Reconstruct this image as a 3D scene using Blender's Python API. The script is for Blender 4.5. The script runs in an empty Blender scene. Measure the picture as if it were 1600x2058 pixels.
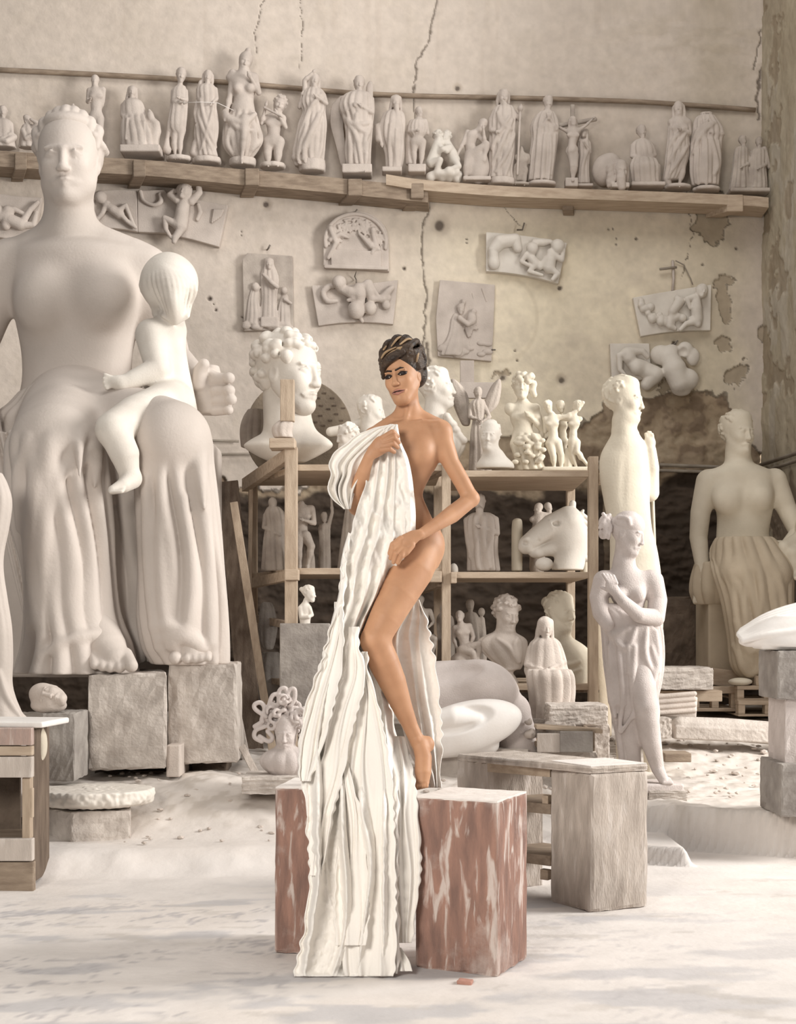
import bpy, bmesh, math, random
import numpy as np
from mathutils import Vector, Matrix
C = bpy.context.scene.collection
F = 2800.0; CX = 800.0; HZ = 1250.0; CH = 1.35        # focal length in pixels, principal column, horizon row, eye height
# ---------------------------------------------------------------- camera
cam = bpy.data.cameras.new('camera'); cam_o = bpy.data.objects.new('camera', cam); C.objects.link(cam_o)
cam.sensor_fit = 'VERTICAL'; cam.sensor_height = 36.0; cam.lens = 36.0 * F / 2058.0
cam.shift_y = (HZ - 1029.0) / 2058.0; cam.clip_start = .1; cam.clip_end = 200
cam_o.location = (0, 0, CH); cam_o.rotation_euler = (math.radians(90), 0, 0)
bpy.context.scene.camera = cam_o
# ---------------------------------------------------------------- light
wd = bpy.data.worlds.new('world'); bpy.context.scene.world = wd; wd.use_nodes = True
bg = wd.node_tree.nodes['Background']; bg.inputs[0].default_value = (1.0, .95, .915, 1); bg.inputs[1].default_value = .21
def area(name, loc, to, sx, sy, power, col):
    l = bpy.data.lights.new(name, 'AREA'); l.shape = 'RECTANGLE'; l.size = sx; l.size_y = sy; l.energy = power; l.color = col
    o = bpy.data.objects.new(name, l); C.objects.link(o); o.location = loc
    o.rotation_euler = (Vector(to) - Vector(loc)).to_track_quat('-Z', 'Y').to_euler(); return o
area('doorway_daylight', (8.5, 7.2, 4.6), (0, 10.8, 2.4), 3.6, 4, 1350, (1, .97, .93))
area('skylight', (0.5, 8.0, 9.6), (0, 10.6, 0), 5, 4, 270, (1, .96, .92))
area('front_key_lamp', (-2.4, 0.2, 3.2), (0, 5.6, 1.2), 1.5, 1.5, 290, (1, .95, .88))  # unseen key lamp added in front, aimed at the person and cloth
vs = bpy.context.scene.view_settings
vs.view_transform = 'Standard'; vs.look = 'None'; vs.gamma = 1; vs.exposure = 0.0; vs.use_curve_mapping = False
bpy.context.scene.cycles.max_bounces = 6
# ---------------------------------------------------------------- noise
def _h(ix, iy, iz, seed):
    n = (ix * 374761393 + iy * 668265263 + iz * 2147483647 + seed * 144269) & 0xffffffff
    n = ((n ^ (n >> 13)) * 1274126177) & 0xffffffff
    return ((n ^ (n >> 16)) & 0xffff) / 65535.0
def vnoise(x, y, seed=0, z=None):
    x = np.asarray(x, float); y = np.asarray(y, float)
    xi = np.floor(x).astype(np.int64); yi = np.floor(y).astype(np.int64)
    fx = x - xi; fy = y - yi; fx = fx * fx * (3 - 2 * fx); fy = fy * fy * (3 - 2 * fy)
    if z is None:
        a = _h(xi, yi, 0, seed); b = _h(xi + 1, yi, 0, seed); c = _h(xi, yi + 1, 0, seed); d = _h(xi + 1, yi + 1, 0, seed)
        return (a + (b - a) * fx) * (1 - fy) + (c + (d - c) * fx) * fy
    z = np.asarray(z, float); zi = np.floor(z).astype(np.int64); fz = z - zi; fz = fz * fz * (3 - 2 * fz)
    r = []
    for k in (0, 1):
        a = _h(xi, yi, zi + k, seed); b = _h(xi + 1, yi, zi + k, seed); c = _h(xi, yi + 1, zi + k, seed); d = _h(xi + 1, yi + 1, zi + k, seed)
        r.append((a + (b - a) * fx) * (1 - fy) + (c + (d - c) * fx) * fy)
    return r[0] * (1 - fz) + r[1] * fz
def fbm(x, y, sc, octs=4, seed=0):
    v = 0; a = .5; t = 0
    for o in range(octs):
        v = v + a * vnoise(np.asarray(x) / sc, np.asarray(y) / sc, seed + o * 17); t += a; a *= .5; sc *= .5
    return v / t
def sst(a, b, x):
    t = np.clip((x - a) / (b - a), 0, 1); return t * t * (3 - 2 * t)
# ---------------------------------------------------------------- materials
def mat(name, c1, c2=None, scale=6, bump=.15, bscale=60, rough=.85, attr=False, grain=0, sss=0, spots=None, detail=6):
    m = bpy.data.materials.new(name); m.use_nodes = True; nt = m.node_tree; N = nt.nodes; L = nt.links
    b = N['Principled BSDF']; b.inputs['Roughness'].default_value = rough
    b.inputs['Specular IOR Level'].default_value = .25
    tc = N.new('ShaderNodeTexCoord'); mp = N.new('ShaderNodeMapping'); L.new(tc.outputs['Object'], mp.inputs[0])
    if grain: mp.inputs['Scale'].default_value = (grain[0], grain[1], grain[2])
    n1 = N.new('ShaderNodeTexNoise'); n1.inputs['Scale'].default_value = scale; n1.inputs['Detail'].default_value = detail; L.new(mp.outputs[0], n1.inputs['Vector'])
    if attr:
        at = N.new('ShaderNodeAttribute'); at.attribute_name = 'Col'
        mx = N.new('ShaderNodeMix'); mx.data_type = 'RGBA'; mx.blend_type = 'MULTIPLY'; mx.inputs[0].default_value = 1
        cr = N.new('ShaderNodeMapRange'); cr.inputs[1].default_value = .3; cr.inputs[2].default_value = .7; cr.inputs[3].default_value = c1; cr.inputs[4].default_value = c2
        L.new(n1.outputs[0], cr.inputs[0]); L.new(at.outputs['Color'], mx.inputs[6]); L.new(cr.outputs[0], mx.inputs[7])
        L.new(mx.outputs[2], b.inputs['Base Color'])
    else:
        r = N.new('ShaderNodeValToRGB'); r.color_ramp.elements[0].position = .34; r.color_ramp.elements[1].position = .66
        r.color_ramp.elements[0].color = (*c2, 1) if c2 else (*[x * .82 for x in c1], 1); r.color_ramp.elements[1].color = (*c1, 1)
        L.new(n1.outputs[0], r.inputs[0]); out = r.outputs[0]
        if spots:
            n3 = N.new('ShaderNodeTexNoise'); n3.inputs['Scale'].default_value = spots[1]; n3.inputs['Detail'].default_value = 8; n3.inputs['Distortion'].default_value = .6
            L.new(mp.outputs[0], n3.inputs['Vector'])
            r3 = N.new('ShaderNodeMapRange'); r3.inputs[1].default_value = spots[2]; r3.inputs[2].default_value = spots[2] + .10; r3.inputs[4].default_value = .8; L.new(n3.outputs[0], r3.inputs[0])
            mx = N.new('ShaderNodeMix'); mx.data_type = 'RGBA'; L.new(r3.outputs[0], mx.inputs[0]); L.new(out, mx.inputs[6]); mx.inputs[7].default_value = (*spots[0], 1)
            out = mx.outputs[2]
            n4 = N.new('ShaderNodeTexNoise'); n4.inputs['Scale'].default_value = spots[1] * .45; n4.inputs['Detail'].default_value = 10; n4.inputs['Roughness'].default_value = .7; L.new(tc.outputs['Object'], n4.inputs['Vector'])
            r4 = N.new('ShaderNodeMapRange'); r4.inputs[1].default_value = .52; r4.inputs[2].default_value = .68; r4.inputs[4].default_value = .55; L.new(n4.outputs[0], r4.inputs[0])
            m4 = N.new('ShaderNodeMix'); m4.data_type = 'RGBA'; L.new(r4.outputs[0], m4.inputs[0]); L.new(out, m4.inputs[6]); m4.inputs[7].default_value = (*[x * .9 for x in spots[0]], 1)
            ge = N.new('ShaderNodeNewGeometry'); r5 = N.new('ShaderNodeMapRange'); r5.inputs[1].default_value = .54; r5.inputs[2].default_value = .60; r5.inputs[4].default_value = .8; L.new(ge.outputs['Pointiness'], r5.inputs[0])
            m5 = N.new('ShaderNodeMix'); m5.data_type = 'RGBA'; L.new(r5.outputs[0], m5.inputs[0]); L.new(m4.outputs[2], m5.inputs[6]); m5.inputs[7].default_value = (*spots[0], 1); out = m5.outputs[2]
        L.new(out, b.inputs['Base Color'])
    if bump:
        n2 = N.new('ShaderNodeTexNoise'); n2.inputs['Scale'].default_value = bscale; n2.inputs['Detail'].default_value = 5; L.new(mp.outputs[0], n2.inputs['Vector'])
        bp = N.new('ShaderNodeBump'); bp.inputs['Strength'].default_value = bump; bp.inputs['Distance'].default_value = .01
        L.new(n2.outputs[0], bp.inputs['Height']); L.new(bp.outputs[0], b.inputs['Normal'])
    if sss:
        b.inputs['Subsurface Weight'].default_value = sss; b.inputs['Subsurface Radius'].default_value = (.012, .005, .003); b.inputs['Subsurface Scale'].default_value = 1
    return m
M = {}
M['plaster'] = mat('grey_plaster', (.60, .53, .475), (.47, .41, .365), 5, .3, 90)
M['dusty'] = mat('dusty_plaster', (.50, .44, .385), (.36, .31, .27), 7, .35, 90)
M['white'] = mat('white_marble', (.72, .675, .61), (.63, .58, .52), 6, .15, 80, .6)
M['pure'] = mat('bright_white_marble', (.84, .81, .78), (.78, .74, .70), 5, .1, 60, .5)
M['mother'] = mat('smooth_stone', (.61, .545, .495), (.50, .445, .40), 1.6, .22, 55, .7)
M['cream'] = mat('cream_plaster', (.68, .62, .51), (.58, .52, .42), 4, .2, 60)
M['tan'] = mat('tan_plaster', (.54, .46, .35), (.46, .385, .29), 4, .25, 60)
M['pink'] = mat('pinkish_marble', (.64, .575, .545), (.53, .47, .44), 7, .35, 110)
M['rough'] = mat('rough_stone', (.58, .525, .475), (.43, .38, .34), 9, .8, 38, .95)
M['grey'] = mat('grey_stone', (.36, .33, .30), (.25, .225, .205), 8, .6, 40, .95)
M['dark'] = mat('dark_stone', (.17, .13, .10), (.09, .068, .052), 7, .8, 30, .95)
M['wood'] = mat('pale_wood', (.53, .43, .33), (.40, .31, .23), 5, .3, 40, .8, grain=(1, 6, 6))
M['woodv'] = mat('pale_upright_wood', (.52, .42, .32), (.38, .295, .22), 5, .3, 40, .8, grain=(6, 6, 1))
M['brown'] = mat('weathered_brown_wood', (.36, .285, .215), (.23, .175, .13), 6, .4, 40, .85, grain=(1, 5, 5))
M['brownv'] = mat('dark_plank_wood', (.19, .145, .11), (.11, .08, .06), 5, .4, 40, .85, grain=(6, 6, 1))
M['dustwood'] = mat('dusty_box_wood', (.56, .49, .43), (.40, .345, .30), 5, .5, 35, .9, grain=(4, 4, 1), spots=((.62, .56, .51), 5, .55))
M['redwood'] = mat('red_painted_wood', (.37, .215, .165), (.22, .135, .11), 5, .45, 40, .85, grain=(5, 5, 1), spots=((.66, .58, .53), 5, .56))
M['dust'] = mat('white_stone_dust', (.80, .75, .71), (.70, .65, .61), 12, .3, 60, .95)
M['iron'] = mat('dull_iron', (.22, .19, .16), (.14, .12, .10), 12, .3, 60, .7)
M['pipe'] = mat('painted_pipe', (.34, .30, .25), (.25, .21, .17), 6, .3, 60, .7)
M['cloth'] = mat('white_cloth', (.88, .845, .795), (.85, .81, .755), 3, .12, 160, .8)
M['skin'] = mat('tanned_skin', (.54, .30, .175), (.45, .24, .137), 9, .04, 160, .5, sss=.12)
M['hair'] = mat('brown_hair', (.085, .055, .036), (.022, .015, .012), 13, .5, 60, .45, grain=(.8, 2.6, 2.6))
M['streak'] = mat('blond_streaks', (.42, .29, .17), (.24, .155, .09), 20, .4, 80, .5)
M['black'] = mat('dark_makeup', (.02, .013, .011), (.015, .01, .01), 9, 0, 60, .5)
M['lip'] = mat('rose_lips', (.42, .19, .15), (.38, .17, .13), 9, 0, 60, .4)
M['eye'] = mat('eye_white', (.62, .58, .54), (.6, .55, .52), 9, 0, 60, .25)
M['board'] = mat('old_board', (.27, .22, .165), (.20, .16, .12), 6, .4, 40)
M['brick'] = mat('red_brick', (.50, .27, .21), (.42, .23, .18), 12, .4, 50, .9)
# ---------------------------------------------------------------- objects
def P(u, v, D): return Vector(((u - CX) / F * D, D, CH - (v - HZ) / F * D))
def wallD(u): return 13.08 / (1 - .1215 * (u - CX) / F)
def mesh_np(name, V, Q, m, parent=None, base=None, smooth=True, col=None):
    V = np.asarray(V, np.float32); Q = np.asarray(Q, np.int32); k = Q.shape[1]
    me = bpy.data.meshes.new(name); me.vertices.add(len(V))
    off = np.array(base if base is not None else (0, 0, 0), np.float32)
    me.vertices.foreach_set('co', (V - off).ravel()); me.loops.add(Q.size); me.loops.foreach_set('vertex_index', Q.ravel())
    me.polygons.add(len(Q)); me.polygons.foreach_set('loop_start', np.arange(0, Q.size, k, dtype=np.int32))
    try: me.polygons.foreach_set('loop_total', np.full(len(Q), k, np.int32))
    except Exception: pass
    me.update(calc_edges=True)
    me.polygons.foreach_set('use_smooth', np.full(len(Q), smooth))
    if col is not None:
        a = me.color_attributes.new('Col', 'FLOAT_COLOR', 'POINT'); c4 = np.ones((len(V), 4), np.float32); c4[:, :3] = col; a.data.foreach_set('color', c4.ravel())
    me.materials.append(M[m] if isinstance(m, str) else m)
    o = bpy.data.objects.new(name, me); C.objects.link(o)
    if parent is not None: o.parent = parent
    elif base is not None: o.location = base
    return o
def thing(name, base, label, cat, group=None):
    o = bpy.data.objects.new(name, None); C.objects.link(o); o.location = base; o.empty_display_size = .1
    o['label'] = label; o['category'] = cat
    if group: o['group'] = group
    return o
def tag(o, label, cat, group=None):
    o['label'] = label; o['category'] = cat
    if group: o['group'] = group
    return o
def struct(o): o['kind'] = 'structure'; return o
BMO = lambda: bmesh.new()
def bhex(bm, p8):                                     # p8: 4 points of one face, then the 4 opposite
    vs_ = [bm.verts.new(p) for p in p8]
    for f in ((0, 1, 2, 3), (7, 6, 5, 4), (0, 4, 5, 1), (1, 5, 6, 2), (2, 6, 7, 3), (3, 7, 4, 0)):
        bm.faces.new([vs_[i] for i in f])
def bobj(name, bm, m, parent=None, base=None, bev=0, smooth=False, jag=0, seed=1):
    bmesh.ops.recalc_face_normals(bm, faces=bm.faces)
    if bev: bmesh.ops.bevel(bm, geom=bm.edges[:], offset=bev, segments=2, affect='EDGES', profile=.6)
    if jag:
        bmesh.ops.subdivide_edges(bm, edges=[e for e in bm.edges if e.calc_length() > jag * 6], cuts=8, use_grid_fill=True)
        rr = random.Random(seed)
        for v in bm.verts: v.co += Vector((rr.uniform(-1, 1), rr.uniform(-1, 1), rr.uniform(-1, 1))) * jag
    if base is None and parent is not None: base = parent.location
    if base is not None: bmesh.ops.translate(bm, verts=bm.verts, vec=-Vector(base))
    me = bpy.data.meshes.new(name); bm.to_mesh(me); bm.free(); me.materials.append(M[m])
    if smooth:
        for p in me.polygons: p.use_smooth = True
    o = bpy.data.objects.new(name, me); C.objects.link(o)
    if parent is not None: o.parent = parent
    elif base is not None: o.location = base
    return o
def boxpts(c, hx, hy, hz, yaw=0, tilt=0, roll=0):
    R = Matrix.Rotation(math.radians(yaw), 3, 'Z') @ Matrix.Rotation(math.radians(tilt), 3, 'X') @ Matrix.Rotation(math.radians(roll), 3, 'Y')
    return [Vector(c) + R @ Vector((x * hx, y * hy, z * hz)) for y in (-1, 1) for x, z in ((-1, -1), (1, -1), (1, 1), (-1, 1))]
def box(name, c, hx, hy, hz, m, parent=None, yaw=0, tilt=0, roll=0, bev=.008, jag=0, base=None, seed=1):
    bm = BMO(); bhex(bm, boxpts(c, hx, hy, hz, yaw, tilt, roll))
    if base is None and parent is None: base = (c[0], c[1], c[2] - hz)
    return bobj(name, bm, m, parent, base, bev, jag=jag, seed=seed)
def tube(name, pts, r, m, parent=None, seg=8, base=None, rs=None):
    pts = [Vector(p) for p in pts]; n = len(pts); V = []; Q = []
    for i, p in enumerate(pts):
        t = (pts[min(i + 1, n - 1)] - pts[max(i - 1, 0)]).normalized(); a = t.orthogonal().normalized() if i == 0 else (a - t * a.dot(t)).normalized(); b = t.cross(a)
        rr = rs[i] if rs else r
        for k in range(seg): th = 2 * math.pi * k / seg; V.append(p + a * rr * math.cos(th) + b * rr * math.sin(th))
    for i in range(n - 1):
        for k in range(seg): Q.append((i * seg + k, i * seg + (k + 1) % seg, (i + 1) * seg + (k + 1) % seg, (i + 1) * seg + k))
    bm = BMO(); vv = [bm.verts.new(p) for p in V]
    for q in Q: bm.faces.new([vv[i] for i in q])
    bm.faces.new(vv[:seg]); bm.faces.new(vv[-seg:])
    if base is None and parent is None: base = pts[0]
    return bobj(name, bm, m, parent, base, smooth=True)
# ---------------------------------------------------------------- sculptor: smooth unions of tapered limbs, ellipsoids and lofts on a voxel grid, meshed by surface nets
def cat_(pts, n=6):
    A = np.array(pts, float); out = []
    if len(A) < 3: return A
    B = np.vstack([2 * A[0] - A[1], A, 2 * A[-1] - A[-2]])
    for i in range(len(A) - 1):
        p0, p1, p2, p3 = B[i], B[i + 1], B[i + 2], B[i + 3]
        for t in np.linspace(0, 1, n, endpoint=False):
            out.append(.5 * (2 * p1 + (p2 - p0) * t + (2 * p0 - 5 * p1 + 4 * p2 - p3) * t * t + (3 * p1 - p0 - 3 * p2 + p3) * t ** 3))
    out.append(A[-1]); return np.array(out)
def rotm(yaw=0, pitch=0, roll=0):
    return np.array(Matrix.Rotation(math.radians(yaw), 3, 'Z') @ Matrix.Rotation(math.radians(roll), 3, 'Y') @ Matrix.Rotation(math.radians(pitch), 3, 'X'))
class Sc:
    def __init__(s, D, vox=1.6):
        s.D = D; s.s = D / F; s.vox = vox; s.parts = {}; s.cur = None; s.mats = {}; s.seed = 0
    def part(s, n, m='plaster', vox=None):
        s.cur = s.parts.setdefault(n, []); s.mats[n] = (m, vox or s.vox); return s
    def q(s, p):
        u, v = p[0], p[1]; w = p[2] if len(p) > 2 else 0; f = 1 + w / F
        return np.array(((u - CX) * f, w, -(v - HZ) * f))
    def cap(s, a, b, ra, rb=None, k=None, op='u', raw=False):
        rb = ra if rb is None else rb; a = a if raw else s.q(a); b = b if raw else s.q(b); a = np.asarray(a, float); b = np.asarray(b, float)
        k = .5 * min(ra, rb) if k is None else k; R = max(ra, rb) + k
        s.cur.append(('cap', np.minimum(a, b) - R, np.maximum(a, b) + R, k, op, a, b, ra, rb)); return s
    def ch(s, pts, k=None, op='u', sm=0, raw=False):
        L = [tuple(p) if len(p) > 3 else (p[0], p[1], 0, p[2]) for p in pts]
        if sm: L = [tuple(x) for x in cat_(L, sm)]
        if k is None: k = .5 * min(p[3] for p in L)
        Q_ = [(np.asarray(p[:3], float) if raw else s.q(p[:3]), p[3]) for p in L]; sg = []
        for (a, ra), (b, rb) in zip(Q_[:-1], Q_[1:]): R = max(ra, rb) + k + 3; sg.append((a, b, ra, rb, np.minimum(a, b) - R, np.maximum(a, b) + R))
        s.cur.append(('chain', np.min([g[4] for g in sg], 0) + 3, np.max([g[5] for g in sg], 0) - 3, k, op, sg)); return s
    def ell(s, c, r, k=None, op='u', R=None, rot=0, raw=False):
        c = np.asarray(c if raw else s.q(c), float); r = np.array(r, float)      # r = (across, up, depth)
        if np.ndim(R) != 2: R = rotm(0, 0, rot)
        rr = np.array((r[0], r[2], r[1])); k = .4 * r.min() if k is None else k
        e = np.sqrt(((np.abs(R) * rr) ** 2).sum(1)) + k + 1
        s.cur.append(('ell', c - e, c + e, k, op, c, rr, R)); return s
    def bx(s, c, h, rd=2, k=1, op='u', yaw=0, roll=0, tilt=0):
        c = s.q(c); R = rotm(yaw, tilt, roll); hh = np.array((h[0], h[2], h[1]), float); e = (np.abs(R) @ hh) + k + rd + 2
        s.cur.append(('box', c - e, c + e, k, op, c, hh, R, rd)); return s
    def out(s, rows, dep=.7, n=9, amp=.1, tw=0, ph=0, k=3, w=0, op='u', sharp=True, wmul=None):
        if sharp and n >= 7: amp = amp * 1.35
        A = cat_(sorted([(r[0], r[1], r[2], r[3] if len(r) > 3 else w, r[4] if len(r) > 4 else dep * (r[2] - r[1]) / 2, r[5] if len(r) > 5 else amp) for r in rows]), 5)
        v = A[:, 0]; f = 1 + A[:, 3] / F
        T = dict(z=-(v - HZ) * f, x=((A[:, 1] + A[:, 2]) / 2 - CX) * f, rx=np.maximum((A[:, 2] - A[:, 1]) / 2, .8), y=A[:, 3], ry=np.maximum(A[:, 4], .8), a=A[:, 5])
        for q_ in T: T[q_] = T[q_][::-1].copy()
        m = 1 + np.abs(T['a']).max()
        lo = np.array(((T['x'] - T['rx'] * m).min(), (T['y'] - T['ry'] * m).min(), T['z'][0])) - k - 2; hi = np.array(((T['x'] + T['rx'] * m).max(), (T['y'] + T['ry'] * m).max(), T['z'][-1])) + k + 2
        s.seed += 1; s.last = T; s.cur.append(('loft', lo, hi, k, op, T, n, tw, ph, sharp, s.seed)); return s
    def front(s, u, v):
        w_ = float(s.last['y'].mean())
        for _ in range(3): w_ = s._front(u, v, 1 + w_ / F)
        return w_
    def _front(s, u, v, f):
        T = s.last; z = -(v - HZ) * f; x = (u - CX) * f; cx = np.interp(z, T['z'], T['x']); rx = np.interp(z, T['z'], T['rx']); cy = np.interp(z, T['z'], T['y']); ry = np.interp(z, T['z'], T['ry'])
        return cy - ry * math.sqrt(max(0, 1 - min(1, ((x - cx) / rx) ** 2)))
    def fold(s, pts, r=3, k=None, op='u', lift=0):
        A = cat_([(p[0], p[1]) for p in pts], 4); n = len(A)
        L = [(a[0], a[1], s.front(a[0], a[1]) - lift, r * (.45 + .55 * math.sin(math.pi * (i + .6) / (n + .2)))) for i, a in enumerate(A)]
        return s.ch(L, k if k is not None else r * .9, op)
    def field(s, prims, h):
        lo = np.min([p[1] for p in prims if p[4] == 'u'], 0) - 2 * h; hi = np.max([p[2] for p in prims if p[4] == 'u'], 0) + 2 * h
        n = np.ceil((hi - lo) / h).astype(int) + 2; G = np.full(n, 1e3, np.float32)
        for p in prims:
            i0 = np.maximum(np.floor((p[1] - lo) / h).astype(int) - 2, 0); i1 = np.minimum(np.ceil((p[2] - lo) / h).astype(int) + 3, n)
            if (i1 <= i0).any(): continue
            X = (lo[0] + h * np.arange(i0[0], i1[0])).astype(np.float32)[:, None, None]; Y = (lo[1] + h * np.arange(i0[1], i1[1])).astype(np.float32)[None, :, None]; Z = (lo[2] + h * np.arange(i0[2], i1[2])).astype(np.float32)[None, None, :]
            k, op = p[3], p[4]
            if p[0] == 'cap':
                a, b, ra, rb = p[5:]; ab = b - a; L2 = max(float(ab @ ab), 1e-6)
                t = np.clip(((X - a[0]) * ab[0] + (Y - a[1]) * ab[1] + (Z - a[2]) * ab[2]) / L2, 0, 1)
                d = np.sqrt((X - a[0] - t * ab[0]) ** 2 + (Y - a[1] - t * ab[1]) ** 2 + (Z - a[2] - t * ab[2]) ** 2) - (ra + (rb - ra) * t)
            elif p[0] == 'chain':
                d = np.full((X.size, Y.size, Z.size), 1e3, np.float32)
                for a, b, ra, rb, l_, h_ in p[5]:
                    j0 = np.maximum(np.floor((l_ - lo) / h).astype(int) - i0, 0); j1 = np.minimum(np.ceil((h_ - lo) / h).astype(int) + 1 - i0, i1 - i0)
                    if (j1 <= j0).any(): continue
                    x, y, z = X[j0[0]:j1[0]], Y[:, j0[1]:j1[1]], Z[:, :, j0[2]:j1[2]]; ab = b - a; L2 = max(float(ab @ ab), 1e-6)
                    t = np.clip(((x - a[0]) * ab[0] + (y - a[1]) * ab[1] + (z - a[2]) * ab[2]) / L2, 0, 1)
                    dd = np.sqrt((x - a[0] - t * ab[0]) ** 2 + (y - a[1] - t * ab[1]) ** 2 + (z - a[2] - t * ab[2]) ** 2) - (ra + (rb - ra) * t)
                    W = d[j0[0]:j1[0], j0[1]:j1[1], j0[2]:j1[2]]; np.minimum(W, dd, out=W)
            elif p[0] == 'ell':
                c, r, R = p[5:]; x, y, z = X - c[0], Y - c[1], Z - c[2]
                e = [(R[0, i] * x + R[1, i] * y + R[2, i] * z) / r[i] for i in range(3)]
                k0 = np.sqrt(e[0] ** 2 + e[1] ** 2 + e[2] ** 2); k1 = np.sqrt((e[0] / r[0]) ** 2 + (e[1] / r[1]) ** 2 + (e[2] / r[2]) ** 2) + 1e-9
                d = k0 * (k0 - 1) / k1
            elif p[0] == 'box':
                c, hh, R, rd = p[5:]; x, y, z = X - c[0], Y - c[1], Z - c[2]
                qx, qy, qz = [np.abs(R[0, i] * x + R[1, i] * y + R[2, i] * z) - hh[i] + rd for i in range(3)]
                d = np.sqrt(np.maximum(qx, 0) ** 2 + np.maximum(qy, 0) ** 2 + np.maximum(qz, 0) ** 2) + np.minimum(np.maximum(qx, np.maximum(qy, qz)), 0) - rd
            else:
                T, nf, tw, ph, sharp, sd = p[5:]; z = Z[0, 0]; I = {q_: np.interp(z, T['z'], T[q_]).astype(np.float32)[None, None, :] for q_ in ('x', 'rx', 'y', 'ry', 'a')}
                dx = (X - I['x']) / I['rx']; dy = (Y - I['y']) / I['ry']; e = np.sqrt(dx * dx + dy * dy); m = 0
                if nf:
                    ph_ = np.arctan2(dy, dx); zn = (z / 60.0)[None, None, :]
                    th = nf * ph_ + ph + tw * zn + .9 * np.sin(zn * 1.3 + sd + 2 * ph_)
                    m = (np.abs(np.sin(th / 2)) * 2 - 1.1) if sharp else np.sin(th)
                    m = m * I['a'] * (.65 + .35 * np.sin(2 * ph_ + sd * 1.7 + zn * .7))
                g = np.minimum(I['rx'], I['ry']) * .5 + .5 * np.sqrt(I['rx'] * I['ry'])
                d = (e - 1 - m) * g; zz = np.maximum(T['z'][0] - Z, Z - T['z'][-1]); hk = 3.0
                hh = np.maximum(hk - np.abs(d - zz), 0) / hk; d = np.maximum(d, zz) + hh * hh * hk / 4
            W = G[i0[0]:i1[0], i0[1]:i1[1], i0[2]:i1[2]]; k = max(k, 1e-3)
            if op == 'u': hh = np.maximum(k - np.abs(W - d), 0) / k; W[...] = np.minimum(W, d) - hh * hh * k / 4
            else: hh = np.maximum(k - np.abs(W + d), 0) / k; W[...] = np.maximum(W, -d) + hh * hh * k / 4
        return G, lo
    def mesh(s, prims, h):
        G, lo = s.field(prims, h); S = G < 0; a = S[:-1, :-1, :-1]; n = np.array(a.shape)
        cnt = np.zeros(n, np.uint8)
        for i in (0, 1):
            for j in (0, 1):
                for k in (0, 1): cnt += S[i:n[0] + i, j:n[1] + j, k:n[2] + k]
        idx = np.flatnonzero((cnt > 0) & (cnt < 8)); I = np.stack(np.unravel_index(idx, n), 1)
        cs = [(i, j, k) for i in (0, 1) for j in (0, 1) for k in (0, 1)]
        val = {c: G[I[:, 0] + c[0], I[:, 1] + c[1], I[:, 2] + c[2]] for c in cs}
        acc = np.zeros((len(I), 3)); num = np.zeros(len(I))
        for c in cs:
            for ax in range(3):
                if c[ax]: continue
                c2 = list(c); c2[ax] = 1; c2 = tuple(c2); va, vb = val[c], val[c2]; mk = (va < 0) != (vb < 0)
                t = np.where(mk, va / np.where(mk, va - vb, 1), 0); pt = np.zeros((len(I), 3)) + np.array(c, float); pt[:, ax] += t
                acc += pt * mk[:, None]; num += mk
        V = (I + acc / num[:, None]) * h + lo; Q = []
        for ax in range(3):
            b, c = (ax + 1) % 3, (ax + 2) % 3
            sl0 = [slice(None)] * 3; sl1 = [slice(None)] * 3; sl0[ax] = slice(0, -1); sl1[ax] = slice(1, None)
            A0 = S[tuple(sl0)]; A1 = S[tuple(sl1)]; E = np.stack(np.nonzero(A0 != A1), 1)
            if not len(E): continue
            ok = (E[:, b] > 0) & (E[:, c] > 0) & (E[:, b] < n[b]) & (E[:, c] < n[c]); E = E[ok]; ins = A0[E[:, 0], E[:, 1], E[:, 2]]
            qs = []
            for db, dc in ((1, 1), (0, 1), (0, 0), (1, 0)):
                K = E.copy(); K[:, b] -= db; K[:, c] -= dc; qs.append(np.searchsorted(idx, np.ravel_multi_index((K[:, 0], K[:, 1], K[:, 2]), n)))
            q = np.stack(qs, 1); q[~ins] = q[~ins][:, ::-1]; Q.append(q)
        return V, np.vstack(Q)
    def world(s, V): return V * s.s + np.array((0, s.D, CH))
    def build(s, name, label, cat, group=None, base=None, noise=0, kind=None):
        group = group or {'statuette': 'statues and statuettes on the shelving unit', 'bust': 'portrait busts around the shelving unit'}.get(cat); out = []
        for pn, prims in s.parts.items():
            V, Q = s.mesh(prims, s.mats[pn][1])
            if noise:
                nz = vnoise(V[:, 0] / noise[1], V[:, 2] / noise[1], 5, V[:, 1] / noise[1]) - .5; c = V.mean(0); d = V - c; V = V + d / (np.linalg.norm(d, axis=1)[:, None] + 1e-6) * nz[:, None] * noise[0]
            out.append((pn.strip(), s.world(V), Q, s.mats[pn][0]))
        if base is None:
            A = np.vstack([o[1] for o in out]); base = ((A[:, 0].min() + A[:, 0].max()) / 2, (A[:, 1].min() + A[:, 1].max()) / 2, A[:, 2].min())
        if len(out) == 1:
            o = mesh_np(name, out[0][1], out[0][2], out[0][3], None, base); tag(o, label, cat, group); return o
        r = thing(name, base, label, cat, group)
        for pn, V, Q, m_ in out: mesh_np(pn, V, Q, m_, r, base)
        return r
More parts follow.
